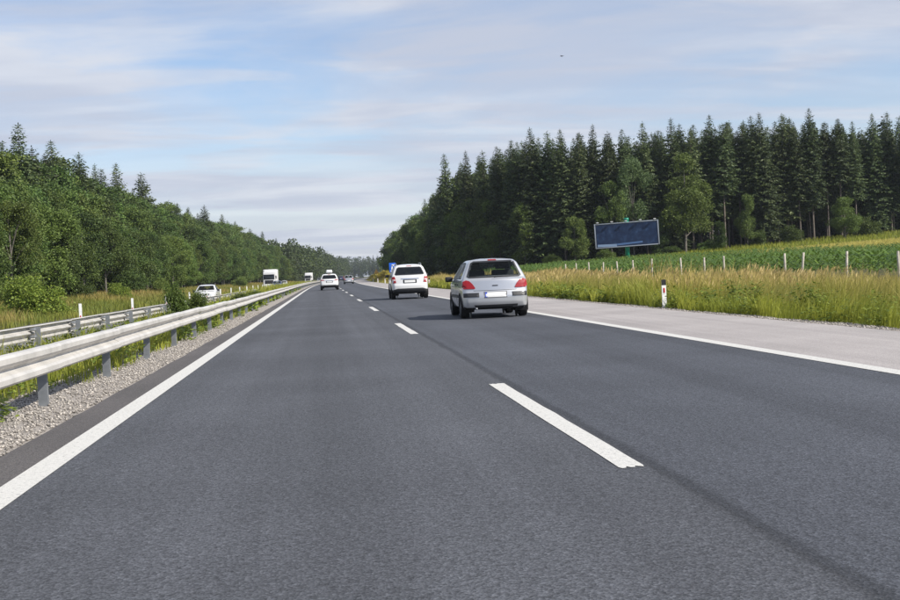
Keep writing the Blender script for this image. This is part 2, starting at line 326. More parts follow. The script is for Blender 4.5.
def guardrail(s, sign, y0, n, label, bracket):
    root = empty('guardrail', W(s, y0), 0, label, 'guardrail'); ox, oy, oz = W(s, y0)
    bm, pm = beam_mesh(sign), post_mesh()
    bracket_m = None
    for k in range(n):
        y = y0+4*k; x, _, z = W(s, y); a = -dirn(y+2)
        b = link('rail_beam', bm, None if bm.materials else m_galv, root); b.location = (x-ox+sign*.12, y-oy, z-oz+rng.normal(0, .004)); b.rotation_euler = (rng.normal(0, .0012), 0, a+rng.normal(0, .001))
        p = link('post', pm, None if pm.materials else m_galv2, root); p.location = (x-ox, y-oy, z-oz); p.rotation_euler = (rng.normal(0, .012), rng.normal(0, .012), 0)
        # spacer block between post and beam
        if bracket_m is None:
            t = rbox('spacer', (.10, .07 if not bracket else .30, .16 if not bracket else .05), (0, 0, 0), .008, m_galv2, root); bracket_m = t.data; sp_ = t
        else: sp_ = link('spacer', bracket_m, None, root)
        sp_.location = (x-ox+sign*.075, y-oy, z-oz+(.52 if not bracket else .59))
        if bracket:
            s2 = link('spacer', bracket_m, None, root); s2.location = (x-ox+sign*.075, y-oy, z-oz+.45)
    return root
guardrail(-3.05, 1, -10, 125, 'near galvanised steel guardrail along the gravel beside the left lane', False)
guardrail(-5.62, -1, -10.4, 125, 'second steel guardrail beyond the weedy median, seen from its back', True)

def delineator(name, s, y, label, h=1.0, group='roadside marker posts', facing=0, dz=0, capm=None):
    root = empty(name, W(s, y, dz), facing, label, 'marker post', group)
    prof = [(-.06, -.02), (.06, -.02), (.055, .035), (0, .055), (-.055, .035)]; n = 5
    def prism(nm, z0, z1, m, par, k=1., slope=0):
        V = [(x*k, y_*k-(.002 if k > 1 else 0), z + (slope*(y_+.02) if z == z1 else 0)) for z in (z0, z1) for x, y_ in prof]
        F = [(i, (i+1) % n, n+(i+1) % n, n+i) for i in range(n)] + [tuple(range(n))[::-1], tuple(range(n, 2*n))]
        return link(nm, pd_mesh(nm, V, F), m, par)
    prism('body', -.2, h*.80, m_refl, root); prism('cap', h*.80, h, capm or m_blackp, root, 1.03, -.6)
    rbox('reflector', (.045, .012, .17*h), (0, -.024, h*.62), .004, m_red, root)
    return root
delineator('marker_post', 9.30, 34.2, 'white marker post with black cap and red reflector, nearest on right verge', .78)
delineator('marker_post', 9.45, 114, 'white marker post on right verge just beyond the white minivan', .85)
for i, yy in enumerate((165, 200, 235, 270)):
    delineator('marker_post', 9.3, yy, ['first', 'second', 'third', 'fourth'][i]+' far white marker post on right verge left of the white minivan', .9)
ordn = ['first', 'second', 'third', 'fourth', 'fifth', 'sixth', 'seventh', 'eighth', 'ninth', 'tenth', 'eleventh', 'twelfth', 'thirteenth', 'fourteenth', 'fifteenth', 'sixteenth', 'seventeenth', 'eighteenth', 'nineteenth', 'twentieth'] + ['%dth' % k if k % 10 > 3 or k % 100 in (11, 12, 13) else '%d%s' % (k, ['th', 'st', 'nd', 'rd'][k % 10]) for k in range(21, 200)]
for i in range(14):
    delineator('marker_post', -6.02, 23.6+8.6*i, ordn[i]+' white marker post from the left edge behind the second guardrail', 1.0, 'marker posts behind the far guardrail', capm=m_refl).scale = (.55, .8, 1)

# ------------------------------------------------------------------ vegetation: meshes
def kites(C, U, Vv, bend=None):
    """leaf shapes: C base point, U length vector, Vv half width vector"""
    n = len(C); P = np.empty((n, 4, 3)); mid = C+U*.45
    if bend is not None: mid = mid+bend
    P[:, 0] = C; P[:, 1] = mid+Vv; P[:, 2] = C+U; P[:, 3] = mid-Vv
    return P.reshape(-1, 3), np.arange(4*n).reshape(n, 4)
def unit(a): return a/np.maximum(np.linalg.norm(a, axis=-1, keepdims=True), 1e-9)
def spruce(seed, H, zb, Rm, dens=1.):
    r = np.random.default_rng(seed); C = []; U = []; Vv = []
    z = zb
    while z < H-.25:
        t = (z-zb)/(H-zb); Lb = 1.08*Rm*min(1, .62+1.6*t)*((1-t)**.76)*r.uniform(.78, 1.12)+.14
        nb = max(5, int(round(8*(1-.30*t)*dens))); a0 = r.uniform(0, 6.28)
        for k in range(nb):
            a = a0+6.283*k/nb+r.normal(0, .22); Lk = Lb*r.uniform(.62, 1.10); slope = -.42+.85*t+r.normal(0, .07)
            d = np.array([math.cos(a), math.sin(a), 0]); n = max(2, int(Lk/.26)); side = np.array([-d[1], d[0], 0])
            for j in range(n):
                q = (j+.4+r.uniform(-.3, .3))/n; rr = q*Lk; p = d*rr+np.array([0, 0, z+slope*rr+.10*rr*rr/max(Lk, .5)*(.5)])+r.normal(0, .05, 3)
                w = .11+.43*(1-abs(q-.45))*min(1, Lk/2.0)
                for sg in (-1, 1):
                    dv = d*r.uniform(.25, .7)+side*sg*r.uniform(.5, 1.)+np.array([0, 0, r.uniform(-.75, -.15)])
                    C.append(p); U.append(unit(dv)*w*r.uniform(1., 1.9)); Vv.append(unit(np.cross(dv, r.normal(0, 1, 3)))*w*.34)
            C.append(d*Lk*.82+np.array([0, 0, z+slope*Lk*.82+.04*Lk])); U.append((d*.9+np.array([0, 0, .05]))*.45); Vv.append(side*.12)
        z += r.uniform(.25, .38)*(1 if H > 14 else .75)
    for k in range(10):
        a = r.uniform(0, 6.28); C.append(np.array([0, 0, H-.1-.09*k])); U.append(np.array([math.cos(a)*.22, math.sin(a)*.22, .25])); Vv.append(np.array([-math.sin(a), math.cos(a), 0])*.06)
    V, F = kites(np.array(C), np.array(U), np.array(Vv)); return np_mesh('crown', V, F)
def broadleaf(seed, H, Rm, zb, nleaf=9000, ls=.30):
    r = np.random.default_rng(seed); lobes = []
    for k in range(22):
        zc = r.uniform(zb+.15*(H-zb), H*.88); t = (zc-zb)/(H-zb); env = Rm*math.sqrt(max(.05, 1-(2*t-.85)**2*.75)); a = r.uniform(0, 6.28); q = env*r.uniform(.35, .95)
        lobes.append((np.array([math.cos(a)*q, math.sin(a)*q, zc]), env*r.uniform(.27, .43)))
    lobes.append((np.array([0, 0, H*.86]), Rm*.36))
    # clumps on the lobes, leaves in the clumps
    nc = nleaf//26; cl = []
    wts = np.array([l[1]**2 for l in lobes]); wts /= wts.sum()
    for i in r.choice(len(lobes), nc, p=wts):
        d = r.normal(0, 1, 3); d[2] += .35; d = unit(d); c, rad = lobes[i]; p = c+d*rad*r.uniform(.86, 1.05)*np.array([1, 1, .85]); cl.append((p, d))
    Cp = np.repeat(np.array([c[0] for c in cl]), 26, 0); Dn = np.repeat(np.array([c[1] for c in cl]), 26, 0); n = len(Cp)
    Cp = Cp+r.normal(0, 1, (n, 3))*np.array([.32, .32, .26])*(Rm/4.)**.4
    U = unit(r.normal(0, 1, (n, 3))*.8+Dn*.7+np.array([0, 0, -.25]))*ls*r.uniform(.6, 1.3, (n, 1)); Vv = unit(np.cross(U, r.normal(0, 1, (n, 3))+Dn*.6))*ls*.38
    V, F = kites(Cp, U, Vv); return np_mesh('crown', V, F), lobes
def limbs(lobes, H, r0, zb):
    """trunk with limbs reaching into the lobes: one branching mesh"""
    bm = bmesh.new()
    def addtube(pts, rads, n=7):
        me = tube_mesh('t', pts, rads, n, False); bm.from_mesh(me); bpy.data.meshes.remove(me)
    top = H*.8; addtube([(0, 0, -.4), (0, 0, zb*.5), (.08*r0, .2*r0, zb), (.3*r0, -.3*r0, (zb+top)/2), (0, 0, top)], [r0*1.35, r0, r0*.9, r0*.55, r0*.12])
    for c, rad in lobes[:9]:
        z0 = min(max(zb*.9, c[2]*.55), top*.8); addtube([(0, 0, z0), (c[0]*.5, c[1]*.5, z0+(c[2]-z0)*.6), (c[0], c[1], c[2])], [r0*.42, r0*.25, r0*.06], 5)
    me = bpy.data.meshes.new('trunk'); bm.to_mesh(me); bm.free(); me.polygons.foreach_set('use_smooth', np.ones(len(me.polygons), bool)); return me

m_bark = noise_mat('spruce_bark', [(.3, (.085, .070, .058)), (.7, (.19, .16, .135))], scale=3, bump=.6, bscale=14)
m_bark2 = noise_mat('grey_bark', [(.3, (.07, .065, .055)), (.7, (.17, .155, .13))], scale=3, bump=.6, bscale=14)
m_spruce = leaf_mat('spruce_needles', (.028, .047, .020), (.105, .135, .046), obj_var=.38, transl=.18)
m_leafd = leaf_mat('dark_leaves', (.036, .068, .017), (.125, .180, .040), obj_var=.42, transl=.22)
m_leafl = leaf_mat('light_leaves', (.060, .098, .020), (.160, .215, .048), obj_var=.34, transl=.26)
m_bush = leaf_mat('yellow_green_leaves', (.10, .16, .022), (.26, .32, .05), obj_var=.12, transl=.3)
m_leafm = leaf_mat('grey_green_leaves', (.046, .078, .028), (.125, .172, .062), obj_var=.2, transl=.24)

SPR = []
for k, (H_, zbf, Rm) in enumerate([(27, .05, 5.0), (28, .08, 4.7), (25, .20, 4.6), (27, .38, 4.4), (26, .46, 4.2), (29, .28, 4.7), (22, .03, 4.8), (28, .50, 4.2)]):
    cm_ = spruce(100+k, H_, H_*zbf, Rm); cm_.materials.append(m_spruce)
    n_ = 9; tm = tube_mesh('trunk', [(0, 0, -.5), (0, 0, 1), (.05, .03, H_*.5), (0, 0, H_*.97)], [.30, .23, .15, .02], 8); tm.materials.append(m_bark)
    SPR.append((H_, zbf, cm_, tm))
BRD = []
for k, (H_, Rm, zb_, nl, ls_) in enumerate([(17, 4.2, .8, 21000, .27), (16, 4.6, .4, 21000, .27), (18, 3.9, 1.0, 21000, .27), (14, 3.8, .3, 18000, .25), (19, 4.6, 1.2, 22000, .28), (12, 3.4, .2, 15000, .24), (1.3, .62, .05, 5200, .085), (4., 2.2, .10, 9000, .19)]):
    cm_, lb = broadleaf(300+k, H_, Rm, zb_, nl, ls_); tm = limbs(lb, H_, .02+.0145*H_, zb_); tm.materials.append(m_bark2); cm_.materials.append(m_leafd)
    BRD.append((H_, cm_, tm))
def add_tree(kind, v, s, y, h, label, group, wide=1., m=None, dz=0, lean=.0, name=None):
    if kind == 'spruce':
        Hm, _, cm_, tm = SPR[v]; nm = name or 'spruce_tree'; cat = 'tree'
    else:
        Hm, cm_, tm = BRD[v]; nm = name or 'broadleaf_tree'; cat = 'tree'
    k = h/Hm; root = empty(nm, W(s, y, dz), rng.uniform(0, 6.28), label, cat, group); root.scale = (k*wide, k*wide, k)
    root.rotation_euler[0] = rng.normal(0, .012)+lean; root.rotation_euler[1] = rng.normal(0, .012)
    c = link('crown', cm_, None, root); link('trunk', tm, None, root)
    if m is not None: c.material_slots[0].link = 'OBJECT'; c.material_slots[0].material = m
    return root

# ------------------------------------------------------------------ forest right of the road
def right_top(u): return float(np.interp(u, [380, 395, 405, 420, 440, 460, 480, 510, 530, 560, 600, 650, 700, 760, 815, 860, 900, 1000], [255, 232, 222, 204, 172, 158, 152, 140, 130, 131, 127, 123, 119, 114, 110, 118, 112, 112]))
def px_z(u, v, y):              # height of photo point (u,v) when it stands at distance y
    d = fw2 + rt3*((u-450)/F_PX) + up3*((300-v)/F_PX); return H_CAM+d.z*y/d.y
def px_s(u, v, y): d = fw2 + rt3*((u-450)/F_PX) + up3*((300-v)/F_PX); return d.x*y/d.y-float(off(y))
tops = [(452, 153), (470, 150), (486, 150), (500, 146), (517, 139), (536, 127), (552, 131), (566, 129), (583, 132), (598, 124), (613, 131), (627, 129), (648, 121), (663, 134), (676, 118), (694, 127), (713, 115), (726, 122), (742, 130), (757, 116), (768, 112), (790, 113), (802, 128), (815, 108), (830, 121), (843, 118), (858, 132), (879, 113), (893, 111), (912, 116), (930, 110), (948, 118), (968, 112)]
front_y = lambda u: float(np.interp(u, [450, 470, 500, 530, 600, 1000], [262, 246, 232, 222, 218, 226]))
for i, (u, v) in enumerate(tops):
    y = front_y(u)+rng.uniform(0, 3.5); s = px_s(u, 260, y); h = px_z(u, v, y)-float(gz(s, y))
    side = 'left' if u < 627 else 'right'
    k = [j for j, t in enumerate([q for q in tops if (q[0] < 627) == (u < 627)]) if t == (u, v)][0]; k = (sum(1 for q in tops if q[0] < 627)-1-k) if u < 627 else k
    var = [0, 1, 6, 5][i % 4] if u < 640 else ([2, 3, 5, 4, 7, 3, 1] if u > 700 else [2, 5, 1])[i % (7 if u > 700 else 3)]
    add_tree('spruce', var, s, y, h, '%s tall spruce %s of the billboard pole in the front row beyond the field' % (ordn[k], side), 'front row of the right forest', wide=rng.uniform(.85, 1.1))
m_lh = 'spruce deeper in the dark stand behind the cornfield front row'
for row in range(1, 6):
    for u in np.arange(455-4*row, 990, 15+1.5*row):
        uu = u+rng.uniform(-5, 5); y = front_y(uu)+5.0*row+rng.uniform(-1.5, 1.5); s = px_s(uu, 260, y); v = right_top(uu)+rng.uniform(2, 22)
        if uu > 985: continue
        add_tree('spruce', int(rng.choice([3, 4, 7, 2, 5] if row < 4 else [1, 0, 6, 2])), s, y, px_z(uu, v, y)-float(gz(s, y)), m_lh, 'inner spruces of the right forest', wide=rng.uniform(.85, 1.1))
# broadleaf trees at the foot of the stand
for (u, v, y, w, va, mm, lab) in [(686, 148, 214, .95, 4, m_leafl, 'tall pale green broadleaf tree in front of the spruces right of the billboard'),
        (846, 196, 212, 1.25, 5, m_leafl, 'rounded green broadleaf tree at the forest foot below the tallest spruces'),
        (748, 190, 216, .8, 2, m_leafd, 'slim dark broadleaf tree among the bare trunks right of the billboard'),
        (612, 176, 216, .8, 0, m_leafd, 'broadleaf tree directly behind the left half of the billboard'), (634, 150, 217, .7, 2, m_leafm, 'light green broadleaf crown rising above the billboard'),
        (575, 215, 215, .9, 5, m_leafd, 'low broadleaf tree left of the billboard at the forest edge'), (525, 200, 224, .9, 3, m_leafd, 'broadleaf tree at the forest corner above the silver hatchback roof'),
        (490, 195, 236, 1., 1, m_leafd, 'dark broadleaf tree above the rear of the silver hatchback'), (468, 210, 244, 1., 3, m_leafd, 'broadleaf tree above the left edge of the silver hatchback'),
        (662, 215, 214, .8, 5, m_leafd, 'low broadleaf tree beside the right edge of the billboard'), (720, 220, 213, .8, 5, m_leafd, 'low broadleaf tree at the field edge midway between billboard and rounded tree')]:
    s = px_s(u, 255, y); add_tree('broad', va, s, y, px_z(u, v, y)-float(gz(s, y)), lab, 'broadleaf trees at the foot of the right forest', wide=w, m=mm)
# along the road, from the corner to the far bend
i = 0
for y in np.arange(232, 560, 7.):
    for row in range(3):
        s = float(np.interp(y, [230, 262, 330, 450, 600], [32, 27, 24, 22, 21]))+row*6+rng.uniform(-1.2, 1.2); yy = y+rng.uniform(-2, 2)
        u = 323.4+F_PX*(s+float(off(yy)))/yy
        if row == 0 or rng.random() < .35:
            add_tree('broad', int(rng.integers(0, 6)), s, yy, rng.uniform(11, 17) if row == 0 else rng.uniform(17, 22), ('%s nearest broadleaf tree of the right forest edge along the road' % ordn[int((y-232)/7)]) if row == 0 else 'broadleaf crown behind the roadside edge of the right forest', 'roadside trees of the right forest', wide=rng.uniform(.9, 1.2), m=m_leafl if rng.random() < .15 else None)
        else:
            add_tree('spruce', int(rng.choice([0, 1, 6, 2])), s, yy, rng.uniform(21, 25.5) if y < 300 else rng.uniform(20, 24), 'spruce behind the roadside broadleaf trees of the right forest', 'roadside spruces of the right forest')

# ------------------------------------------------------------------ forest left of the road
def left_top(u): return float(np.interp(u, [-60, 0, 30, 60, 90, 130, 150, 200, 240, 280, 310, 340], [120, 134, 148, 152, 163, 182, 192, 214, 226, 240, 248, 252]))
n_left = 0; n_row = [0]*4
for y in np.concatenate([np.arange(84, 260, 6.2), np.arange(260, 620, 9.5)]):
    for row in range(4):
        s = -30-5.2*row+rng.uniform(-1.5, 1.5); yy = y+rng.uniform(-2.4, 2.4)+row*2.2; u = 323.4+F_PX*(s+float(off(yy)))/yy
        if u < -70: continue
        zt = px_z(u, left_top(u), yy)-float(gz(s, yy)); zt = min(zt, 26)
        fr = [.66, .84, .97, 1.0][row]*rng.uniform(.88, 1.04); h = max(8, zt*fr)
        if row < 3 or rng.random() < .35:
            n_row[row] += 1; lab = ['front-row broadleaf tree of the left forest edge', 'second-row broadleaf tree of the left forest', 'broadleaf crown high in the left forest', 'broadleaf crown at the skyline of the left forest'][row]
            lab = '%s broadleaf tree from the left in the %s row of the left forest' % (ordn[n_row[row]-1], ['front', 'second', 'third', 'skyline'][row])
            add_tree('broad', int(rng.choice([0, 1, 2, 4] if row else [0, 1, 3, 5])), s, yy, h, lab, 'broadleaf trees of the left forest, row %s' % ordn[row], wide=rng.uniform(.95, 1.25), m=m_leafl if rng.random() < (.28 if row == 0 else .14) else None)
        else:
            add_tree('spruce', int(rng.choice([0, 1, 6])), s, yy, h*1.02, 'spruce at the skyline of the left forest', 'skyline spruces of the left forest')
for i, (u, v) in enumerate([(18, 123), (4, 141), (31, 146), (55, 140), (47, 154), (80, 152), (115, 163), (100, 168), (143, 172), (176, 203), (188, 207), (205, 205), (222, 214), (236, 221), (250, 228), (262, 231), (276, 238), (289, 243)]):
    s = -41.; y = s*F_PX/(u-323.4); s2 = s-float(off(y))*.5
    if y > 500: s2 = s; 
    yy = min(y, 620); s2 = px_s(u, v, yy)
    add_tree('spruce', [0, 1, 6][i % 3], s2, yy, px_z(u, v, yy)-float(gz(s2, yy)), '%s spruce tip from the left along the skyline of the left forest' % ordn[i], 'skyline spruces of the left forest', wide=1.25)
# far wood: beyond the bend the trees read as one mass
def far_wood(name, pts, hs, label):
    Vs = []; Fs = []; nv = 0
    src = [(np.array([v.co[:] for v in SPR[0][2].vertices])[:], 27.), (np.array([v.co[:] for v in BRD[1][1].vertices]), 16.)]
    thin = []
    for P, Hh in src:
        q = P.reshape(-1, 4, 3); q = q[rng.permutation(len(q))[:450]]; c = q.mean(1, keepdims=True); thin.append(((q-c)*3.0+c, Hh))
    for (x, y, z, kind), h in zip(pts, hs):
        q, Hh = thin[kind]; k = h/Hh; a = rng.uniform(0, 6.28); Q = q*k; X = Q[..., 0]*math.cos(a)-Q[..., 1]*math.sin(a); Y2 = Q[..., 0]*math.sin(a)+Q[..., 1]*math.cos(a)
        Vs.append(np.stack([X+x, Y2+y, Q[..., 2]+z], -1).reshape(-1, 3))
    V = np.concatenate(Vs); o = link(name, np_mesh(name, V, np.arange(len(V)).reshape(-1, 4)), [m_spruce, m_leafd]); o.data.polygons.foreach_set('material_index', np.concatenate([np.full(450, p_[3]) for p_ in pts]).astype(np.int32)); return tag(o, label, 'wood', kind='stuff')
pts = []; hs = []
for y in np.arange(620, 1500, 13.):
    for row in range(2):
        s = -30-9*row+rng.uniform(-2, 2); pts.append((*W(s, y), int(rng.random() < .55))); hs.append(rng.uniform(17, 24))
for y in np.arange(560, 1100, 14.):
    for row in range(2):
        s = 21+8*row+rng.uniform(-2, 2); pts.append((*W(s, y), int(rng.random() < .5))); hs.append(rng.uniform(15, 22))
for x in np.arange(-60, 380, 3.6):
    for row in range(4):
        yy = 1750+60*row+rng.uniform(-20, 20); pts.append((x+rng.uniform(-3, 3), yy, -1+row*3, int(rng.random() < .4))); hs.append(rng.uniform(20, 27))
far_wood('far_wood', pts, hs, 'hazy bluish wood closing the road at the far bend')
pts = []; hs = []
for y in np.arange(256, 300, 7.):
    for x in np.arange(34+(y-256)*.3, 175, 6.5): pts.append((x+rng.uniform(-2, 2), y+rng.uniform(-2, 2), float(gz(x, y)), 0)); hs.append(rng.uniform(20, 24))
far_wood('wood_interior', pts, hs, 'dark depth of the spruce stand behind the cornfield')

# ------------------------------------------------------------------ bushes
def bush(u, v, r, y, h, label, m, group='bushes at the forest foot', name='bush', va=7):
    s = px_s(u, v, y); o = add_tree('broad', va, s, y, h, label, group, wide=r/(.55*h), m=m, name=name, dz=-.12*h); o['category'] = 'bush'; return o
bush(31, 303, 2.1, 92, 3.2, 'large round yellow-green bush at the foot of the left forest', m_bush)
bush(118, 293, 1.4, 150, 2.3, 'small yellow-green bush right of the large round bush on the left', m_bush)
bush(129, 290, 2.0, 178, 4.0, 'grey-green bush under the tall trees on the left', m_leafd)
bush(4, 300, 1.6, 110, 2.6, 'bush cut by the left edge of the picture', m_leafl)
bush(78, 296, 1.7, 145, 2.4, 'low bush between the round bush and the yellow-green bush on the left', m_leafd)
bush(160, 290, 1.6, 200, 2.8, 'low bush at the left forest foot above the median shrub', m_leafl)
bush(240, 285, 2.0, 330, 3.2, 'bush at the left forest foot between the white car and the truck', m_leafl)
for i, (u, y) in enumerate([(868, 215), (792, 215), (760, 216), (712, 214), (668, 213), (606, 214), (552, 216)]):
    bush(u, 255, rng.uniform(1.0, 2.2), y, rng.uniform(1.6, 4.2), ordn[i]+' low bush from the right along the foot of the right forest', m_leafd if i % 3 else m_leafl, 'bushes along the right forest foot')
for (u, y, h, r, lab) in [(183, 39, 1.25, .30, 'leafy shrub in the median leaning over the second guardrail'), (197, 46, .95, .34, 'smaller leafy shrub in the median just right of the taller one'),
                        (236, 70, .62, .5, 'green shrub in the median below the oncoming white car'), (252, 84, .62, .5, 'low green shrub in the median left of the oncoming truck')]:
    s = -4.5; o = add_tree('broad', 6, s, y, h, lab, 'median shrubs', wide=r/(h*.5), m=m_leafl, name='shrub'); o['category'] = 'shrub'

# ------------------------------------------------------------------ grass, weeds, crops
def blades(name, s, y, h, w, lean, m, label, cat, tipmix=None, nseg=2, z=None):
    n = len(s); a = rng.uniform(0, 6.28, n); sx, sy = np.cos(a)*w*.5, np.sin(a)*w*.5
    X = s+off(y); Z = (gz(s, y) if z is None else z)-.04
    P = np.empty((n, 5, 3)); lx, ly = lean[:, 0]*h, lean[:, 1]*h
    P[:, 0] = np.stack([X-sx, y-sy, Z], -1); P[:, 1] = np.stack([X+sx, y+sy, Z], -1)
    P[:, 2] = np.stack([X+.3*lx-sx*.8, y+.3*ly-sy*.8, Z+.58*h], -1); P[:, 3] = np.stack([X+.3*lx+sx*.8, y+.3*ly+sy*.8, Z+.58*h], -1)
    P[:, 4] = np.stack([X+lx, y+ly, Z+h*np.sqrt(np.clip(1-lx*lx/(h*h)*.5, .3, 1))], -1)
    tm = np.ones(n) if tipmix is None else tipmix
    UV = np.empty((n, 5, 2)); UV[..., 0] = tm[:, None]; UV[..., 1] = np.array([0, 0, .55, .55, 1])[None]
    f = np.array([(0, 1, 3), (0, 3, 2), (2, 3, 4)])
    o = link(name, np_mesh(name, P.reshape(-1, 3), (f[None]+5*np.arange(n)[:, None, None]).reshape(-1, 3), UV.reshape(-1, 2)), m)
    return tag(o, label, cat, kind='stuff')
def vnoise(x, y, sc, seed=0):
    r = np.random.default_rng(seed); T = r.random((64, 64)); x = np.asarray(x)/sc; y = np.asarray(y)/sc; xi = np.floor(x).astype(int); yi = np.floor(y).astype(int); fx = sstep(x-xi); fy = sstep(y-yi)
    g = lambda i, j: T[i % 64, j % 64]
    return (g(xi, yi)*(1-fx)+g(xi+1, yi)*fx)*(1-fy)+(g(xi, yi+1)*(1-fx)+g(xi+1, yi+1)*fx)*fy
m_gold = leaf_mat('tall_dry_grass', (.17, .20, .030), (.36, .33, .065), obj_var=0, transl=.38, tip=(.60, .45, .18), noise=.5)
m_grass = leaf_mat('green_grass', (.15, .19, .024), (.36, .37, .050), obj_var=0, transl=.38, tip=(.42, .40, .09), noise=.4)
m_mead = leaf_mat('meadow_grass', (.12, .17, .030), (.28, .27, .055), obj_var=0, transl=.38, tip=(.42, .29, .11), noise=.12)
m_weed = leaf_mat('weed_leaves', (.080, .130, .018), (.24, .29, .045), obj_var=.1, transl=.3)

def verge(n, y0, y1, s0, s1, h0, h1, wf, m, name, label, pw=1.6, front=False, tip=1.):
    y = y0+(y1-y0)*rng.random(n)**pw; s = s0+(s1-s0)*(rng.random(n)**(1.7 if front else 1.)); q = vnoise(s, y, 1.3, 3); q2 = vnoise(s, y, 4.5, 5)
    s = s + (q-.5)*.5
    h = rng.uniform(h0, h1, n)*(.55+.9*q)*(.75+.5*q2)*(np.clip((s-s0)/1.0, .35, 1)*np.interp(s, [15.5, 18.5], [1, .55]) if not front else 1)
    w = wf*np.clip(y/22, .8, 6)*rng.uniform(.7, 1.3, n)
    ln = np.stack([rng.normal(.16, .22, n)+(vnoise(s, y, 2.2, 9)-.5)*1.1, rng.normal(-.02, .18, n)], -1)
    return blades(name, s, y, h, w, ln, m, label, 'grass', np.clip(rng.normal(.75, .3, n), 0, 1)*np.clip(-.15+1.5*q2+(s-s0)*.05, 0, 1)*tip)
verge(120000, 15, 150, 9.6, 20.5, .55, 1.15, .011, m_gold, 'tall_grass', 'tall golden dry grass on the right verge before the fence')
verge(60000, 15, 150, 9.35, 14, .22, .75, .012, m_grass, 'verge_grass', 'fresh green grass at the foot of the tall verge grass', front=True, tip=.5)
verge(50000, 150, 620, 9.4, 25, .6, 1.1, .010, m_gold, 'tall_grass', 'distant golden grass on the right verge beyond the minivan', pw=1.4)
n = 60000; y = 45+560*rng.random(n)**1.5; s = rng.uniform(-29.5, -17.6, n); q = vnoise(s, y, 6, 4)
blades('meadow_grass', s, y, rng.uniform(.45, .95, n)*(.6+.8*q), .010*np.clip(y/22, 1.5, 8)*rng.uniform(.7, 1.3, n), rng.normal(0, .2, (n, 2)), m_mead, 'green and rusty meadow grass on the bank before the left forest', 'grass', np.clip(q*1.8-.85, 0, .8))
n = 52000; y = 7+330*rng.random(n)**2.1; s = rng.uniform(-6.45, -3.1, n); q = vnoise(s, y, 1.1, 8); keep = q+rng.normal(0, .12, n) > np.where(s > -3.55, .62, .36); s, y, q = s[keep], y[keep], q[keep]; n = len(s)
blades('median_grass', s, y, rng.uniform(.12, .38, n)*(.5+q)*np.clip(y/60, 1, 1.7)*np.where(s < -5.0, 1.35, 1), .010*np.clip(y/14, 1, 8), rng.normal(0, .25, (n, 2)), m_grass, 'green grass growing in the median between the guardrails', 'grass', rng.random(n)*.6)
def weeds(name, n, sf, y, h, ls, m, label, per=26):
    s = sf; C = []; U = []; Vv = []
    k = len(s); P0 = np.stack([s+off(y), y, gz(s, y)], -1)
    P = np.repeat(P0, per, 0); hh = np.repeat(h, per); L_ = np.repeat(ls, per); m_ = len(P)
    a = rng.uniform(0, 6.28, m_); q = rng.random(m_); P = P+np.stack([np.cos(a)*hh*.45*q, np.sin(a)*hh*.45*q, hh*rng.random(m_)*(1-.4*q)], -1)
    Uv = unit(np.stack([np.cos(a), np.sin(a), rng.uniform(-.4, .7, m_)], -1))*(L_*rng.uniform(.6, 1.3, m_))[:, None]; Vx = unit(np.cross(Uv, np.stack([rng.normal(0, .3, m_), rng.normal(0, .3, m_), np.ones(m_)], -1)))*(L_*.30)[:, None]
    V, F = kites(P, Uv, Vx); o = link(name, np_mesh(name, V, F), m); return tag(o, label, 'weeds', kind='stuff')
n = 2300; y = 6+150*rng.random(n)**1.9; s = rng.uniform(-6.3, -2.95, n); q = vnoise(s, y, 1.6, 12); kp = q > np.where(s > -3.3, .60, .33); s, y, q = s[kp], y[kp], q[kp]; n = len(s)
weeds('median_weeds', n, s, y, rng.uniform(.15, .42, n)*(.5+q), np.full(n, .075)*np.clip(y/20, 1, 3), m_weed, 'leafy green weeds filling the median behind the near guardrail')
n = 900; y = 16+70*rng.random(n)**1.5; s = 9.3+3.4*rng.random(n)**1.6; kp = vnoise(s, y, 1.7, 21) > .45; s, y = s[kp], y[kp]; n = len(s)
weeds('verge_weeds', n, s, y, rng.uniform(.2, .75, n), np.full(n, .075)*np.clip(y/22, 1, 3), m_weed, 'leafy weeds along the front edge of the right verge')
# single weeds that stand out in the verge
wm = None
for i, (u, y, h, lab) in enumerate([(745, 27, .95, 'dark leafy weed at the verge front right of the marker post'), (760, 27.6, .8, 'leafy weed just right of the dark leafy weed in the verge'), (815, 24.8, .85, 'bushy yellow-green weed in the verge below the fence post pair'), (716, 29.2, .6, 'small leafy weed between marker post and dark leafy weed'), (835, 24, .7, 'spiky green weed in the verge near the right picture edge')]):
    s = 9.9+rng.uniform(0, .5); y = s*F_PX/(u-323.4); root = empty('weed_plant', W(s, y), 0, lab, 'weed', 'weeds standing out in the right verge')
    V = []; F = []; C = []; U = []; Vv = []
    nst = 9
    for k in range(nst):
        a = rng.uniform(0, 6.28); tp = np.array([math.cos(a)*h*.33, math.sin(a)*h*.33, h*rng.uniform(.7, 1.05)])
        tube('stem', [(0, 0, 0), tuple(tp*.55*np.array([.7, .7, 1.1])), tuple(tp)], [.008, .006, .003], m_weed, root, 5)
        for j in range(16):
            q = rng.uniform(.2, 1.); b2 = rng.uniform(0, 6.28); C.append(tp*q); U.append(np.array([math.cos(b2), math.sin(b2), rng.uniform(-.3, .6)])*.11); Vv.append(np.array([-math.sin(b2), math.cos(b2), rng.uniform(-.3, .3)])*.03)
    V, F = kites(np.array(C), np.array(U), np.array(Vv)); link('leaves', np_mesh('leaves', V, F), m_weed, root)

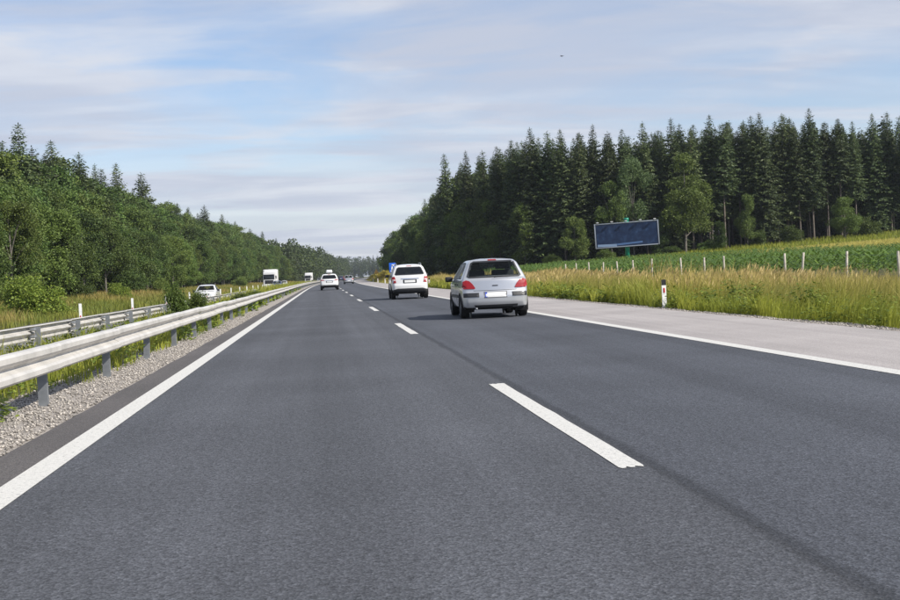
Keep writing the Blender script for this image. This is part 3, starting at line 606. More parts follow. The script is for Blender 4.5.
# yellowing shrubs on the far right verge
m_ysh = leaf_mat('yellow_shrub_leaves', (.38, .34, .06), (.66, .54, .12), obj_var=.25, transl=.35)
for i, y in enumerate([205, 222, 240, 262, 285, 310, 338, 370, 405]):
    o = add_tree('broad', 7, 11.5+rng.uniform(0, 2), y, rng.uniform(1.9, 2.7), ordn[i]+' nearest yellowing shrub on the far right verge', 'yellowing shrubs on the far right verge', wide=1.4, m=m_ysh, name='shrub'); o['category'] = 'shrub'

# corn
m_corn = leaf_mat('corn_leaves', (.050, .105, .018), (.14, .215, .04), obj_var=0, transl=.3)
m_tassel = mat('corn_tassel', (.30, .25, .09), .8)
yy, ss = [], []
for y in np.arange(34, 178, .85):
    smax = min(.60*y+4, 112); row = np.arange(22.2, smax, .78); yy.append(np.full(len(row), y)+rng.uniform(-.3, .3, len(row))); ss.append(row+rng.normal(0, .07, len(row)))
y = np.concatenate(yy); s = np.concatenate(ss); lim = np.interp(s, [22, 45, 55, 68, 90, 112], [178, 178, 172, 156, 146, 140]); kp = (y < lim) & ((s < 34) | (rng.random(len(s)) < .75)); s, y = s[kp], y[kp]; n = len(s)
hgt = rng.uniform(1.25, 1.55, n)*(.9+.2*vnoise(s, y, 9, 2)); per = 7
P0 = np.repeat(np.stack([s+off(y), y, gz(s, y)], -1), per, 0); hh = np.repeat(hgt, per); k = np.tile(np.arange(per), n); m_ = len(hh); a = np.repeat(rng.uniform(0, 6.28, n), per)+k*2.6+rng.normal(0, .3, m_)
zb_ = hh*(.32+.62*k/per); d = np.stack([np.cos(a), np.sin(a), np.zeros(m_)], -1); Ln = rng.uniform(.5, .85, m_); Wd = np.stack([-np.sin(a), np.cos(a), np.zeros(m_)], -1)*.055
P = np.empty((m_, 5, 3)); b0 = P0+np.stack([np.zeros(m_), np.zeros(m_), zb_], -1); mid = b0+d*(Ln*.5)[:, None]+np.array([0, 0, 1.])*(.28*Ln)[:, None]; tipp = b0+d*Ln[:, None]+np.array([0, 0, 1.])*(rng.uniform(-.15, .35, m_)*Ln)[:, None]
P[:, 0] = b0-Wd*.5; P[:, 1] = b0+Wd*.5; P[:, 2] = mid-Wd; P[:, 3] = mid+Wd; P[:, 4] = tipp
f = np.array([(0, 1, 3), (0, 3, 2), (2, 3, 4)])
corn = link('corn_field', np_mesh('corn_field', P.reshape(-1, 3), (f[None]+5*np.arange(m_)[:, None, None]).reshape(-1, 3)), m_corn); tag(corn, 'dense green corn field between the wire fence and the forest', 'corn', kind='stuff')
# ripe grain strip and grass headland
m_grain = leaf_mat('ripe_grain', (.40, .36, .085), (.56, .49, .14), obj_var=0, transl=.3)
n = 60000; s = rng.uniform(52, 118, n); lo = np.interp(s, [22, 45, 55, 68, 90, 112], [180, 180, 174, 158, 148, 142]); hi = np.interp(s, [52, 75, 118], [182, 186, 191]); y = lo+(hi-lo)*rng.random(n); kp = hi > lo; s, y = s[kp], y[kp]
blades('grain_field', s, y, rng.uniform(.6, .85, len(s)), np.full(len(s), .09), rng.normal(0, .15, (len(s), 2)), m_grain, 'narrow strip of ripe yellow grain before the forest', 'grain')
n = 30000; s = rng.uniform(24, 125, n); y = rng.uniform(150, 222, n); lo = np.where(s > 52, np.interp(s, [52, 75, 118], [183, 187, 192]), 180); kp = y > lo; s, y = s[kp], y[kp]
blades('headland_grass', s, y, rng.uniform(.4, .9, len(s)), np.full(len(s), .10), rng.normal(0, .2, (len(s), 2)), m_grass, 'green grassy headland between the crops and the forest', 'grass', np.zeros(len(s)))

# seed plumes over the tall grass
m_plume = leaf_mat('grass_plumes', (.36, .28, .10), (.62, .48, .22), obj_var=0, transl=.4)
n = 26000; y = 16+110*rng.random(n)**1.5; s = 10.2+7.4*rng.random(n)**.8; q2 = vnoise(s, y, 4.5, 5); kp = rng.random(n) < np.clip(q2*2.2-.75, 0, .85); s, y, q2 = s[kp], y[kp], q2[kp]; n = len(s)
hgt = (.60+.55*vnoise(s, y, 1.3, 3))*(.75+.5*q2)*rng.uniform(.75, 1.15, n); ln = .18+(vnoise(s, y, 2.2, 9)-.5)*.9
C_ = np.stack([s+off(y)+ln*hgt*.7, y+rng.normal(0, .05, n), gz(s, y)+hgt*.80], -1); U_ = np.stack([ln*.22+rng.normal(.04, .05, n), rng.normal(0, .05, n), rng.uniform(.12, .24, n)], -1)*np.clip(y/40, 1, 2)[:, None]
V, F = kites(C_, U_, unit(np.cross(U_, rng.normal(0, 1, (n, 3))))*(.016*np.clip(y/24, .9, 4))[:, None]); o = link('grass_plumes', np_mesh('grass_plumes', V, F), m_plume); tag(o, 'pale seed plumes nodding above the right verge grass', 'grass', kind='stuff')

# ------------------------------------------------------------------ wire fence
m_wood = noise_mat('weathered_wood', [(.3, (.30, .27, .22)), (.7, (.55, .50, .43))], scale=6, bump=.4, bscale=30)
m_wire = mat('fence_wire', (.25, .25, .25), .4, .8)
fen = empty('wire_fence', W(19.4, 30), 0, 'low wire fence on rough wooden posts between verge grass and corn', 'fence'); fx, fy, fz = W(19.4, 30)
fposts = []
for i, (u, v) in enumerate([(985, 248), (920, 250), (863, 250.5), (814, 252), (796.5, 253), (733, 255.5), (712, 257), (688, 257.5), (657, 258.5), (638, 260), (622, 261), (606, 262), (592, 262), (579, 263), (568, 264)]):
    s = 19.4; y = s*F_PX/(u-323.4); x0, y0, z0 = W(s, y); zt = min(1.62, px_z(u, v, y)-z0); lx = rng.normal(0, .05)
    tube('post', [(x0-fx, y0-fy, z0-fz-.4), (x0-fx+lx*.5, y0-fy, z0-fz+zt*.5), (x0-fx+lx, y0-fy+rng.normal(0, .03), z0-fz+zt)], [.055, .05, .045], m_wood, fen, 7); fposts.append((x0-fx+lx*.8, y0-fy, z0-fz+zt))
for dzw in (.12, .45, .8):
    for a, b in zip(fposts[:-1], fposts[1:]):
        tube('wire', [(a[0], a[1], a[2]-dzw), ((a[0]+b[0])/2, (a[1]+b[1])/2, (a[2]+b[2])/2-dzw-.03), (b[0], b[1], b[2]-dzw)], [.004]*3, m_wire, fen, 4)
# ------------------------------------------------------------------ vehicles
def poly_sdf(px, py, poly):
    poly = np.asarray(poly, float); d = np.full(px.shape, 1e9); sgn = np.ones(px.shape); n = len(poly); j = n-1
    for i in range(n):
        ex, ey = poly[j]-poly[i]; wx, wy = px-poly[i, 0], py-poly[i, 1]; t = np.clip((wx*ex+wy*ey)/(ex*ex+ey*ey+1e-12), 0, 1)
        bx, by = wx-ex*t, wy-ey*t; d = np.minimum(d, bx*bx+by*by)
        c1 = py >= poly[i, 1]; c2 = py < poly[j, 1]; c3 = ex*wy > ey*wx
        flip = (c1 & c2 & c3) | (~c1 & ~c2 & ~c3); sgn = np.where(flip, -sgn, sgn); j = i
    return sgn*np.sqrt(d)
def smax(a, b, k): h = np.clip(.5+.5*(a-b)/k, 0, 1); return b*(1-h)+a*h+k*h*(1-h)
def mirror(half): return list(half)+[(-x, z) for x, z in half[::-1] if x > 1e-6]
def body_surface(spec, res):
    Lc = spec['side'][:, 0].max(); Wd = spec['rear'][:, 0].max(); Ht = spec['side'][:, 1].max(); zc = spec.get('zc', .78); c = np.array([0, Lc*.5, zc])
    half = np.array([Wd+.05, Lc*.5+.05, Ht-zc+.05]); lowz = zc-.1
    rear_p = np.array(mirror([tuple(p) for p in spec['rear']])); plan_p = np.array(mirror([tuple(p) for p in spec['plan']]))
    def sdf(P):
        x, y, z = P[:, 0], P[:, 1], P[:, 2]; x2 = x*x
        yy = np.where(y < Lc/2, y-spec.get('bow_r', .10)*x2, y+spec.get('bow_f', .16)*x2); zz = np.where(z > .9, z+spec.get('crown', .05)*x2, z)
        d = poly_sdf(yy, zz, spec['side']); d = smax(d, poly_sdf(x, y, plan_p), .06); return smax(d, poly_sdf(x, z, rear_p), spec.get('k', .05))
    ns = [max(8, int(2*h/res)) for h in half]; V = []; F = []; nv = 0
    for ax in range(3):
        b1, b2 = [(1, 2), (0, 2), (0, 1)][ax]
        for sg in (-1, 1):
            g1 = np.linspace(-1, 1, ns[b1]+1); g2 = np.linspace(-1, 1, ns[b2]+1); A, B = np.meshgrid(g1, g2, indexing='ij'); P = np.zeros((A.size, 3)); P[:, ax] = sg; P[:, b1] = A.ravel(); P[:, b2] = B.ravel()
            ix = np.arange(A.size).reshape(A.shape)+nv; q = np.stack([ix[:-1, :-1], ix[1:, :-1], ix[1:, 1:], ix[:-1, 1:]], -1).reshape(-1, 4)
            fl = (sg > 0) ^ (ax == 1); F.append(q if fl else q[:, ::-1]); V.append(P); nv += len(P)
    V = np.concatenate(V); F = np.concatenate(F); key = np.round(V, 5); _, first, inv = np.unique(key, axis=0, return_index=True, return_inverse=True); V = V[first]; F = inv.reshape(-1)[F]
    D = V*half; D[:, 2] = np.where(D[:, 2] < 0, V[:, 2]*lowz*1.1, D[:, 2]); lo = np.zeros(len(V)); hi = np.full(len(V), 1.35)
    for _ in range(20):
        mid = (lo+hi)/2; ins = sdf(c+D*mid[:, None]) < 0; lo = np.where(ins, mid, lo); hi = np.where(ins, hi, mid)
    return c+D*lo[:, None], F
def in_poly(x, y, poly): return poly_sdf(x, y, poly)

def glass_material(name, tint, mixv=.55):
    m = mat(name, (.01, .012, .014), .04, spec=.8); t = m.node_tree; b = t.nodes['Principled BSDF']; out = t.nodes['Material Output']
    tr = N(t, 'ShaderNodeBsdfTransparent'); tr.inputs[0].default_value = (*tint, 1); ms = N(t, 'ShaderNodeMixShader'); ms.inputs[0].default_value = mixv
    L(t, tr.outputs[0], ms.inputs[1]); L(t, b.outputs[0], ms.inputs[2]); L(t, ms.outputs[0], out.inputs['Surface']); return m
m_glass = glass_material('car_glass', (.80, .86, .84), .20); m_dglass = glass_material('tinted_car_glass', (.30, .34, .36), .6)
m_rubber = mat('tyre_rubber', (.016, .016, .017), .85); m_rim = mat('alloy_rim', (.42, .43, .45), .3, .9); m_dark = mat('dark_trim', (.016, .017, .02), .5); m_under = mat('underbody', (.012, .012, .013), .9)
m_seat = mat('seat_fabric', (.035, .036, .042), .9); m_tail = mat('tail_lamp_red', (.27, .004, .008), .38, coat=.15); m_tail2 = mat('clear_lamp', (.62, .50, .50), .15, coat=1); m_plate = mat('number_plate', (.62, .62, .61), .4); m_blue = mat('plate_blue', (.02, .06, .42), .4)
m_head = mat('headlamp', (.60, .63, .66), .08, .2, coat=1); m_chrome = mat('chrome', (.7, .7, .72), .12, 1.)
def paint_mat(name, col, metal=.0, rough=.35): return mat(name, col, rough, metal, coat=.9)

def make_car(name, spec, loc, rz, paint, label, cat='car', group=None, res=.06, detail=2):
    root = empty(name, loc, rz, label, cat, group); Lc = spec['side'][:, 0].max(); Wd = spec['rear'][:, 0].max()
    V, F = body_surface(spec, res); fr = spec['wheel_r']
    full = BVHTree.FromPolygons([tuple(v) for v in V], [tuple(f) for f in F])
    # wheel arches: vertices inside the circle are pushed to its rim, faces wholly inside go
    Ra = fr*1.13; kill = np.zeros(len(V), bool)
    for yw in spec['wheels']:
        dy_, dz_ = V[:, 1]-yw, V[:, 2]-fr; r_ = np.hypot(dy_, dz_); kill |= (r_ < Ra) & (np.abs(V[:, 0]) > Wd*.66)
    Fn = F[~kill[F].all(1)]
    for yw in spec['wheels']:
        dy_, dz_ = V[:, 1]-yw, V[:, 2]-fr; r_ = np.hypot(dy_, dz_); m_ = (r_ < Ra) & (np.abs(V[:, 0]) > Wd*.66) & (r_ > 1e-4)
        V[m_, 1] = yw+dy_[m_]/r_[m_]*Ra; V[m_, 2] = fr+dz_[m_]/r_[m_]*Ra
    # glazing openings
    nrm = np.zeros_like(V); a, b, c_ = V[F[:, 0]], V[F[:, 1]], V[F[:, 2]]; fn = unit(np.cross(b-a, c_-a))
    for i in range(4): np.add.at(nrm, F[:, i], fn)
    nrm = unit(nrm); hole = np.zeros(len(V), bool)
    for view, poly in spec['glass']:
        pa = np.array(poly, float)
        if view == 'rear': ins = (in_poly(V[:, 0], V[:, 2], pa) < -.02) & (V[:, 1] < Lc*.4)
        elif view == 'front': ins = (in_poly(V[:, 0], V[:, 2], pa) < -.02) & (V[:, 1] > Lc*.55)
        else: ins = (in_poly(V[:, 1], V[:, 2], pa) < -.02) & (np.abs(V[:, 0]) > Wd*.45) & (np.abs(nrm[:, 0]) > .5)
        hole |= ins
    Fn = Fn[~hole[Fn].all(1)]
    me = pd_mesh('body', V, Fn, True); body = link('body', me, [paint, m_under, spec.get('clad_mat', m_dark)], root)
    fc = V[Fn].mean(1); nz = np.cross(V[Fn[:, 1]]-V[Fn[:, 0]], V[Fn[:, 2]]-V[Fn[:, 0]]); nz = unit(nz)[:, 2]; low = (fc[:, 2] < spec.get('clad', .24)); me.polygons.foreach_set('material_index', np.where((nz < -.55) & (fc[:, 2] < .5), 1, np.where(low, 2, 0)).astype(np.int32))
    def ray(view, p):
        if view == 'rear': return full.ray_cast(Vector((p[0], -1, p[1])), Vector((0, 1, 0)))
        if view == 'front': return full.ray_cast(Vector((p[0], Lc+1, p[1])), Vector((0, -1, 0)))
        sg = -1 if view == 'left' else 1
        return full.ray_cast(Vector((sg*3, p[0], p[1])), Vector((-sg, 0, 0)))
    def resample(poly, st):
        o = []
        for i in range(len(poly)):
            p, q = np.array(poly[i], float), np.array(poly[(i+1) % len(poly)], float); n = max(1, int(np.linalg.norm(q-p)/st))
            for k in range(n): o.append(p+(q-p)*k/n)
        return np.array(o)
    def patch(nm, view, poly, m, par=None, d=.006, st=.07, skirt=.015):
        B = resample(poly, st); pa = np.array(poly, float); mn, mx = pa.min(0), pa.max(0); G = []
        for x in np.arange(mn[0]+st/2, mx[0], st):
            for z in np.arange(mn[1]+st/2, mx[1], st): G.append((x, z))
        G = np.array(G).reshape(-1, 2)
        if len(G): G = G[in_poly(G[:, 0], G[:, 1], pa) < -st*.35]
        pts = [Vector(p) for p in B]+[Vector(p) for p in G]; nb = len(B)
        vs, es, fs, ov, oe, of = delaunay_2d_cdt(pts, [(i, (i+1) % nb) for i in range(nb)], [], 1, 1e-5)
        P = []; Q = []
        for v in vs:
            h = ray(view, v)
            if h[0] is None: return None
            nn = h[1]; 
            P.append(h[0]+nn*d); Q.append(h[0]-nn*skirt)
        cen = Vector((0, Lc/2, .7)); tri = []
        for f in fs:
            f = list(f); nn = (P[f[1]]-P[f[0]]).cross(P[f[2]]-P[f[0]]); out = {'rear': Vector((0, -1, 0)), 'front': Vector((0, 1, 0)), 'left': Vector((-1, 0, 0)), 'right': Vector((1, 0, 0))}[view]
            tri.append(f if nn.dot(out) > 0 else f[::-1])
        cnt = {}
        for f in tri:
            for i in range(len(f)): cnt[(f[i], f[(i+1) % len(f)])] = 1
        n0 = len(P); sk = [(b_, a_, n0+a_, n0+b_) for (a_, b_) in cnt if (b_, a_) not in cnt]
        return link(nm, pd_mesh(nm, P+Q, [tuple(f) for f in tri]+sk, False), m, par or root)
    def ring(nm, view, poly, wdt, m, par, d=.009):
        B = resample(poly, .06); n = len(B); t = np.roll(B, -1, 0)-np.roll(B, 1, 0); t /= np.linalg.norm(t, axis=1, keepdims=True); nn = np.stack([-t[:, 1], t[:, 0]], -1)
        if (in_poly((B+nn*.02)[:, 0], (B+nn*.02)[:, 1], np.array(poly, float)) > 0).mean() > .5: nn = -nn
        In = B+nn*wdt; P = []
        for q in list(B)+list(In):
            h = ray(view, q)
            if h[0] is None: return None
            P.append(h[0]+h[1]*d)
        return link(nm, pd_mesh(nm, P, [(i, (i+1) % n, n+(i+1) % n, n+i) for i in range(n)]), m, par)
    names = {'rear': 'rear_window', 'front': 'windscreen', 'left': 'side_window', 'right': 'side_window'}
    for view, poly in spec['glass']:
        for vw in (['left', 'right'] if view == 'side' else [view]):
            g = patch(names[vw], vw, poly, spec.get('glass_mat', m_glass), d=.004, st=.12, skirt=0)
            if g is not None: ring('seal', vw, poly, .035, m_dark, g)
    for item in spec['extras']:
        nm, view, poly, m = item[:4]; d = item[4] if len(item) > 4 else .008
        for vw, pl in ([(view, poly)] if view not in ('rear2', 'front2', 'side') else ([('left', poly), ('right', poly)] if view == 'side' else [(view[:-1], poly), (view[:-1], [(-x, z) for x, z in poly][::-1])])):
            patch(nm, vw, pl, m, d=d)
    # wheels
    tp = [(.62, -.10), (.70, -.105), (.90, -.105), (.98, -.09), (1., -.06), (1., .06), (.98, .09), (.90, .105), (.70, .105), (.62, .10)]; n = 28
    TV = [(w_*1., r_*fr*math.cos(2*math.pi*k/n), r_*fr*math.sin(2*math.pi*k/n)) for r_, w_ in tp for k in range(n)]; TF = [(i*n+k, i*n+(k+1) % n, (i+1)*n+(k+1) % n, (i+1)*n+k) for i in range(len(tp)-1) for k in range(n)]
    tm = pd_mesh('tyre', TV, TF, True); tm.materials.append(m_rubber)
    RV = []; RF = []
    for (r_, w_) in ((.68, .098), (.62, .085), (.60, .03), (.0, .03)):
        RV += [(w_, r_*fr*math.cos(2*math.pi*k/n), r_*fr*math.sin(2*math.pi*k/n)) for k in range(n)]
    RF = [(i*n+k, i*n+(k+1) % n, (i+1)*n+(k+1) % n, (i+1)*n+k) for i in range(3) for k in range(n)]
    for k in range(7):
        a = 2*math.pi*k/7; b0 = len(RV)
        for rr, hw in ((.08, .05), (.66, .075)):
            for sg in (-1, 1):
                for w_ in (.05, .085): RV.append((w_, fr*(rr*math.cos(a)-sg*hw*math.sin(a)), fr*(rr*math.sin(a)+sg*hw*math.cos(a))))
        RF += [(b0+1, b0+3, b0+7, b0+5), (b0, b0+1, b0+5, b0+4), (b0+2, b0+6, b0+7, b0+3)]
    rm = pd_mesh('rim', RV, RF); rm.materials.append(m_rim)
    tw = Wd*(.985 if spec.get('tw') is None else spec['tw'])-.11
    for yw in spec['wheels']:
        for sg in (-1, 1):
            w_ = bpy.data.objects.new('wheel', None); COL.objects.link(w_); w_.parent = root; w_.location = (sg*tw, yw, fr); w_.rotation_euler = (0, 0, math.pi if sg < 0 else 0)
            link('tyre', tm, None, w_); link('rim', rm, None, w_)
            k = 14; WV = [(sg*x, yw+Ra*1.0*math.cos(math.pi*(q/k*1.3-.15)), fr+Ra*1.0*math.sin(math.pi*(q/k*1.3-.15))) for x in (Wd*.60, Wd*.985) for q in range(k+1)]; WF = [(q, q+1, k+2+q, k+1+q) for q in range(k)]+[tuple(range(k+1))]
            link('wheel_well', pd_mesh('wheel_well', WV, WF), m_under, root)
    # mirrors, cabin
    for sg in (-1, 1):
        mx_, my_, mz_ = spec['mirror']; mi = rbox('wing_mirror', (.20, .11, .14), (sg*(mx_+.07), my_, mz_), .045, spec.get('mirror_mat', m_dark), root, 3)
    if detail > 0:
        zb_ = spec['belt']; y0, y1 = spec['cabin']
        rbox('cabin_floor', (Wd*1.62, y1-y0, zb_-.42), (0, (y0+y1)/2, .36+(zb_-.42)/2), .05, m_seat, root)
        for yy_ in spec['seats']:
            for sg in (-.38, .38):
                st_ = rbox('seat_back', (.48, .14, .62), (sg, yy_, zb_-.05), .06, m_seat, root, 3, (R(-10), 0, 0)); rbox('headrest', (.26, .09, .17), (0, .0, .42), .04, m_seat, st_, 3)
    return root

sc = lambda pts, kx=1, kz=1, dx=0, dz=0: [(x*kx+dx, z*kz+dz) for x, z in pts]
H5 = dict(
    side=np.array([(.30, .20), (.06, .27), (.0, .40), (.0, .56), (.05, .62), (.09, .70), (.15, .97), (.22, 1.02), (.52, 1.43), (.66, 1.49), (1.1, 1.52), (1.7, 1.52), (2.2, 1.46), (3.16, 1.00), (3.75, .90), (4.08, .74), (4.2, .52), (4.18, .30), (3.95, .2)]),
    rear=np.array([(0, .2), (.66, .2), (.80, .27), (.858, .45), (.872, .62), (.868, .78), (.835, .96), (.63, 1.40), (.55, 1.48), (.3, 1.53), (0, 1.54)]),
    plan=np.array([(0, 0), (.5, .015), (.72, .07), (.82, .22), (.868, .7), (.875, 2), (.868, 3.2), (.80, 3.85), (.6, 4.12), (.3, 4.19), (0, 4.2)]),
    wheel_r=.31, wheels=(.72, 3.33), belt=.95, cabin=(.45, 3.0), seats=(1.05, 1.95), mirror=(.87, 2.75, 1.0), bow_r=.13,
    glass=[('rear', [(-.64, 1.02), (-.695, 1.055), (-.56, 1.40), (-.48, 1.44), (.48, 1.44), (.56, 1.40), (.695, 1.055), (.64, 1.02)]), ('front', [(-.66, 1.04), (-.56, 1.41), (.56, 1.41), (.66, 1.04)]),
           ('side', [(.62, 1.04), (.80, 1.33), (.98, 1.41), (1.55, 1.43), (1.55, 1.0), (.70, 1.0)]), ('side', [(1.63, 1.0), (1.63, 1.43), (2.05, 1.41), (2.72, 1.06), (2.72, 1.0)])],
    extras=[('tail_lamp', 'rear2', [(-.52, .745), (-.50, .76), (-.56, .86), (-.64, .945), (-.72, .96), (-.80, .93), (-.82, .80), (-.78, .745)], m_tail, .016),
            ('bumper_strip', 'rear2', [(-.42, .535), (-.80, .535), (-.80, .64), (-.42, .64)], m_dark, .012), ('number_plate', 'rear', [(-.27, .525), (.26, .525), (.26, .645), (-.27, .645)], m_plate, .010), ('plate_band', 'rear', [(-.27, .527), (-.215, .527), (-.215, .643), (-.27, .643)], m_blue, .014),
            ('plate_recess', 'rear', [(-.30, .505), (.29, .505), (.29, .665), (-.30, .665)], mat('plate_shadow', (.12, .12, .125), .5), .004),  # flush grey patch paints the shade of a recess round the plate
            ('brake_light', 'rear', [(-.11, 1.452), (.11, 1.452), (.10, 1.478), (-.10, 1.478)], m_tail, .01), ('valance', 'rear', [(-.62, .25), (.62, .25), (.55, .335), (-.55, .335)], m_dark, .006),
            ('tailgate_handle', 'rear', [(-.07, .80), (.07, .80), (.07, .825), (-.07, .825)], m_dark, .008), ('shut_line', 'rear', [(-.55, .690), (.55, .690), (.55, .700), (-.55, .700)], m_dark, .003),
            ('side_strip', 'side', [(1.10, .52), (2.85, .52), (2.85, .60), (1.10, .60)], m_dark, .012), ('door_handle', 'side', [(1.12, .84), (1.28, .84), (1.28, .875), (1.12, .875)], m_dark, .02), ('door_handle', 'side', [(1.72, .84), (1.9, .84), (1.9, .875), (1.72, .875)], m_dark, .02),
            ('shut_line', 'side', [(1.585, .3), (1.595, .3), (1.595, .98), (1.585, .98)], m_dark, .003), ('headlamp', 'front2', [(-.42, .62), (-.78, .66), (-.80, .80), (-.62, .84), (-.45, .76)], m_head, .01), ('grille', 'front', [(-.36, .36), (.36, .36), (.32, .52), (-.32, .52)], m_dark, .008), ('number_plate', 'front', [(-.26, .54), (.26, .54), (.26, .64), (-.26, .64)], m_plate, .012)])
SUV = dict(
    side=np.array([(.35, .24), (.10, .30), (.0, .42), (.0, .66), (.06, .74), (.10, .95), (.15, 1.13), (.42, 1.56), (.56, 1.66), (1.0, 1.70), (1.8, 1.71), (2.4, 1.64), (3.30, 1.15), (4.05, 1.05), (4.45, .90), (4.58, .66), (4.55, .36), (4.3, .24)]),
    rear=np.array([(0, .24), (.68, .24), (.82, .32), (.90, .50), (.915, .72), (.905, .95), (.87, 1.10), (.70, 1.54), (.60, 1.65), (.3, 1.71), (0, 1.72)]),
    plan=np.array([(0, 0), (.5, .015), (.76, .08), (.86, .24), (.91, .7), (.918, 2), (.91, 3.5), (.84, 4.15), (.64, 4.5), (.3, 4.57), (0, 4.58)]),
    wheel_r=.345, wheels=(.82, 3.52), belt=1.08, cabin=(.45, 3.1), seats=(1.15, 2.1), mirror=(.91, 2.85, 1.14), clad=.46, bow_r=.12, glass_mat=m_dglass,
    glass=[('rear', [(-.66, 1.16), (-.72, 1.20), (-.60, 1.50), (-.52, 1.55), (.52, 1.55), (.60, 1.50), (.72, 1.20), (.66, 1.16)]), ('front', [(-.70, 1.2), (-.60, 1.57), (.60, 1.57), (.70, 1.2)]),
           ('side', [(.55, 1.2), (.70, 1.45), (.9, 1.55), (1.6, 1.58), (1.6, 1.14), (.70, 1.14)]), ('side', [(1.68, 1.14), (1.68, 1.58), (2.2, 1.56), (2.85, 1.2), (2.85, 1.14)])],
    extras=[('tail_lamp', 'rear2', [(-.66, .80), (-.70, 1.02), (-.74, 1.11), (-.845, 1.08), (-.865, .90), (-.80, .78)], m_tail, .016), ('tail_lamp_lens', 'rear2', [(-.69, .90), (-.70, .96), (-.84, .96), (-.85, .90)], m_tail2, .022),
            ('number_plate', 'rear', [(-.26, .80), (.26, .80), (.26, .91), (-.26, .91)], m_plate, .012), ('plate_recess', 'rear', [(-.33, .765), (.33, .765), (.33, .945), (-.33, .945)], m_dark, .005), ('trim_bar', 'rear', [(-.44, .965), (.44, .965), (.44, .995), (-.44, .995)], m_chrome, .012),
            ('bumper_cladding', 'rear', [(-.78, .34), (.78, .34), (.80, .47), (.60, .52), (-.60, .52), (-.80, .47)], m_dark, .010), ('headlamp', 'front2', [(-.46, .80), (-.84, .84), (-.86, .98), (-.55, .94)], m_head, .01), ('grille', 'front', [(-.40, .50), (.40, .50), (.44, .86), (-.44, .86)], m_dark, .008), ('number_plate', 'front', [(-.26, .60), (.26, .60), (.26, .70), (-.26, .70)], m_plate, .014), ('brake_light', 'rear', [(-.12, 1.585), (.12, 1.585), (.12, 1.61), (-.12, 1.61)], m_tail, .01)])
CRO = dict(SUV); CRO['extras'] = [e for e in SUV['extras'] if e[0] not in ('tail_lamp', 'tail_lamp_lens')]+[('tail_lamp', 'rear2', [(-.44, .98), (-.84, 1.00), (-.82, 1.10), (-.60, 1.08)], m_tail, .016)]
CRO['side'] = SUV['side']*np.array([.95, .95]); CRO['rear'] = SUV['rear']*np.array([1, .95]); CRO['plan'] = SUV['plan']*np.array([1, .95]); CRO['wheels'] = (.78, 3.36); CRO['glass'] = [(v, [(x*(.95 if v == 'side' else 1), z*.95) for x, z in p]) for v, p in SUV['glass']]; CRO['extras'] = [(e[0], e[1], [(x, z*.95) for x, z in e[2]], e[3], e[4]) for e in CRO['extras']]
SED = dict(
    side=np.array([(.30, .20), (.06, .27), (.0, .42), (.02, .78), (.10, .92), (.55, .98), (.80, 1.02), (1.35, 1.38), (1.6, 1.43), (2.2, 1.43), (2.6, 1.38), (3.35, .97), (4.1, .86), (4.42, .70), (4.5, .5), (4.46, .28), (4.2, .2)]),
    rear=H5['rear']*np.array([1, .945]), plan=np.concatenate([H5['plan'][:5], np.array([(.875, 2.1), (.868, 3.4), (.80, 4.1), (.6, 4.4), (.3, 4.48), (0, 4.5)])]),
    wheel_r=.31, wheels=(.95, 3.60), belt=.90, cabin=(1.0, 3.1), seats=(1.45, 2.3), mirror=(.87, 2.95, .97), bow_r=.10,
    glass=[('rear', [(-.60, 1.04), (-.50, 1.33), (.50, 1.33), (.60, 1.04)]), ('front', [(-.66, 1.0), (-.55, 1.33), (.55, 1.33), (.66, 1.0)]), ('side', [(1.15, .98), (1.45, 1.28), (2.0, 1.34), (2.0, .96), (1.2, .95)]), ('side', [(2.08, .96), (2.08, 1.34), (2.4, 1.32), (2.95, 1.0), (2.95, .96)])],
    extras=[('tail_lamp', 'rear2', [(-.44, .66), (-.80, .66), (-.80, .84), (-.50, .84)], m_tail, .012), ('number_plate', 'rear', [(-.26, .58), (.26, .58), (.26, .68), (-.26, .68)], m_plate, .012), ('bumper_strip', 'rear', [(-.7, .40), (.7, .40), (.7, .46), (-.7, .46)], m_dark, .008),
            ('headlamp', 'front2', [(-.42, .60), (-.78, .62), (-.80, .76), (-.45, .74)], m_head, .012), ('grille', 'front', [(-.36, .60), (.36, .60), (.36, .74), (-.36, .74)], m_dark, .010), ('air_intake', 'front', [(-.6, .30), (.6, .30), (.6, .42), (-.6, .42)], m_dark, .008), ('number_plate', 'front', [(-.26, .46), (.26, .46), (.26, .56), (-.26, .56)], m_plate, .012)])
p_silver = paint_mat('silver_paint', (.46, .47, .49), .55, .32); p_white = paint_mat('white_paint', (.60, .60, .60)); p_red = paint_mat('red_paint', (.30, .02, .02)); p_blue = paint_mat('dark_blue_paint', (.015, .03, .10)); p_grey = paint_mat('grey_paint', (.20, .21, .22), .4)

hb = make_car('hatchback_car', H5, (4.30, 31.7, .008), R(-.8), p_silver, 'silver five-door hatchback, the nearest car in the right lane', res=.035)
tube('antenna', [(0, .72, 1.50), (0, .52, 1.72)], [.006, .003], m_dark, hb, 5)
tube('rear_wiper', [(-.02, .135, 1.02), (.40, .19, 1.06)], [.010, .006], m_dark, hb, 5)
tube('exhaust', [(-.50, .05, .24), (-.50, .35, .25)], [.03, .03], m_galv2, hb, 8)
bar = [W(4.16, 61.6)]
sv = make_car('minivan_car', SUV, (4.16, 61.4, .008), R(-.6), p_white, 'white minivan with roof rails ahead of the silver hatchback', res=.05)
for sg in (-1, 1): tube('roof_rail', [(sg*.60, .62, 1.63), (sg*.60, .80, 1.72), (sg*.60, 2.1, 1.73), (sg*.60, 2.35, 1.64)], [.022]*4, m_galv2, sv, 6)
cr = make_car('crossover_car', CRO, (.57, 125.5, .008), R(0), p_white, 'white crossover with a roof box in the left lane far ahead', res=.07)
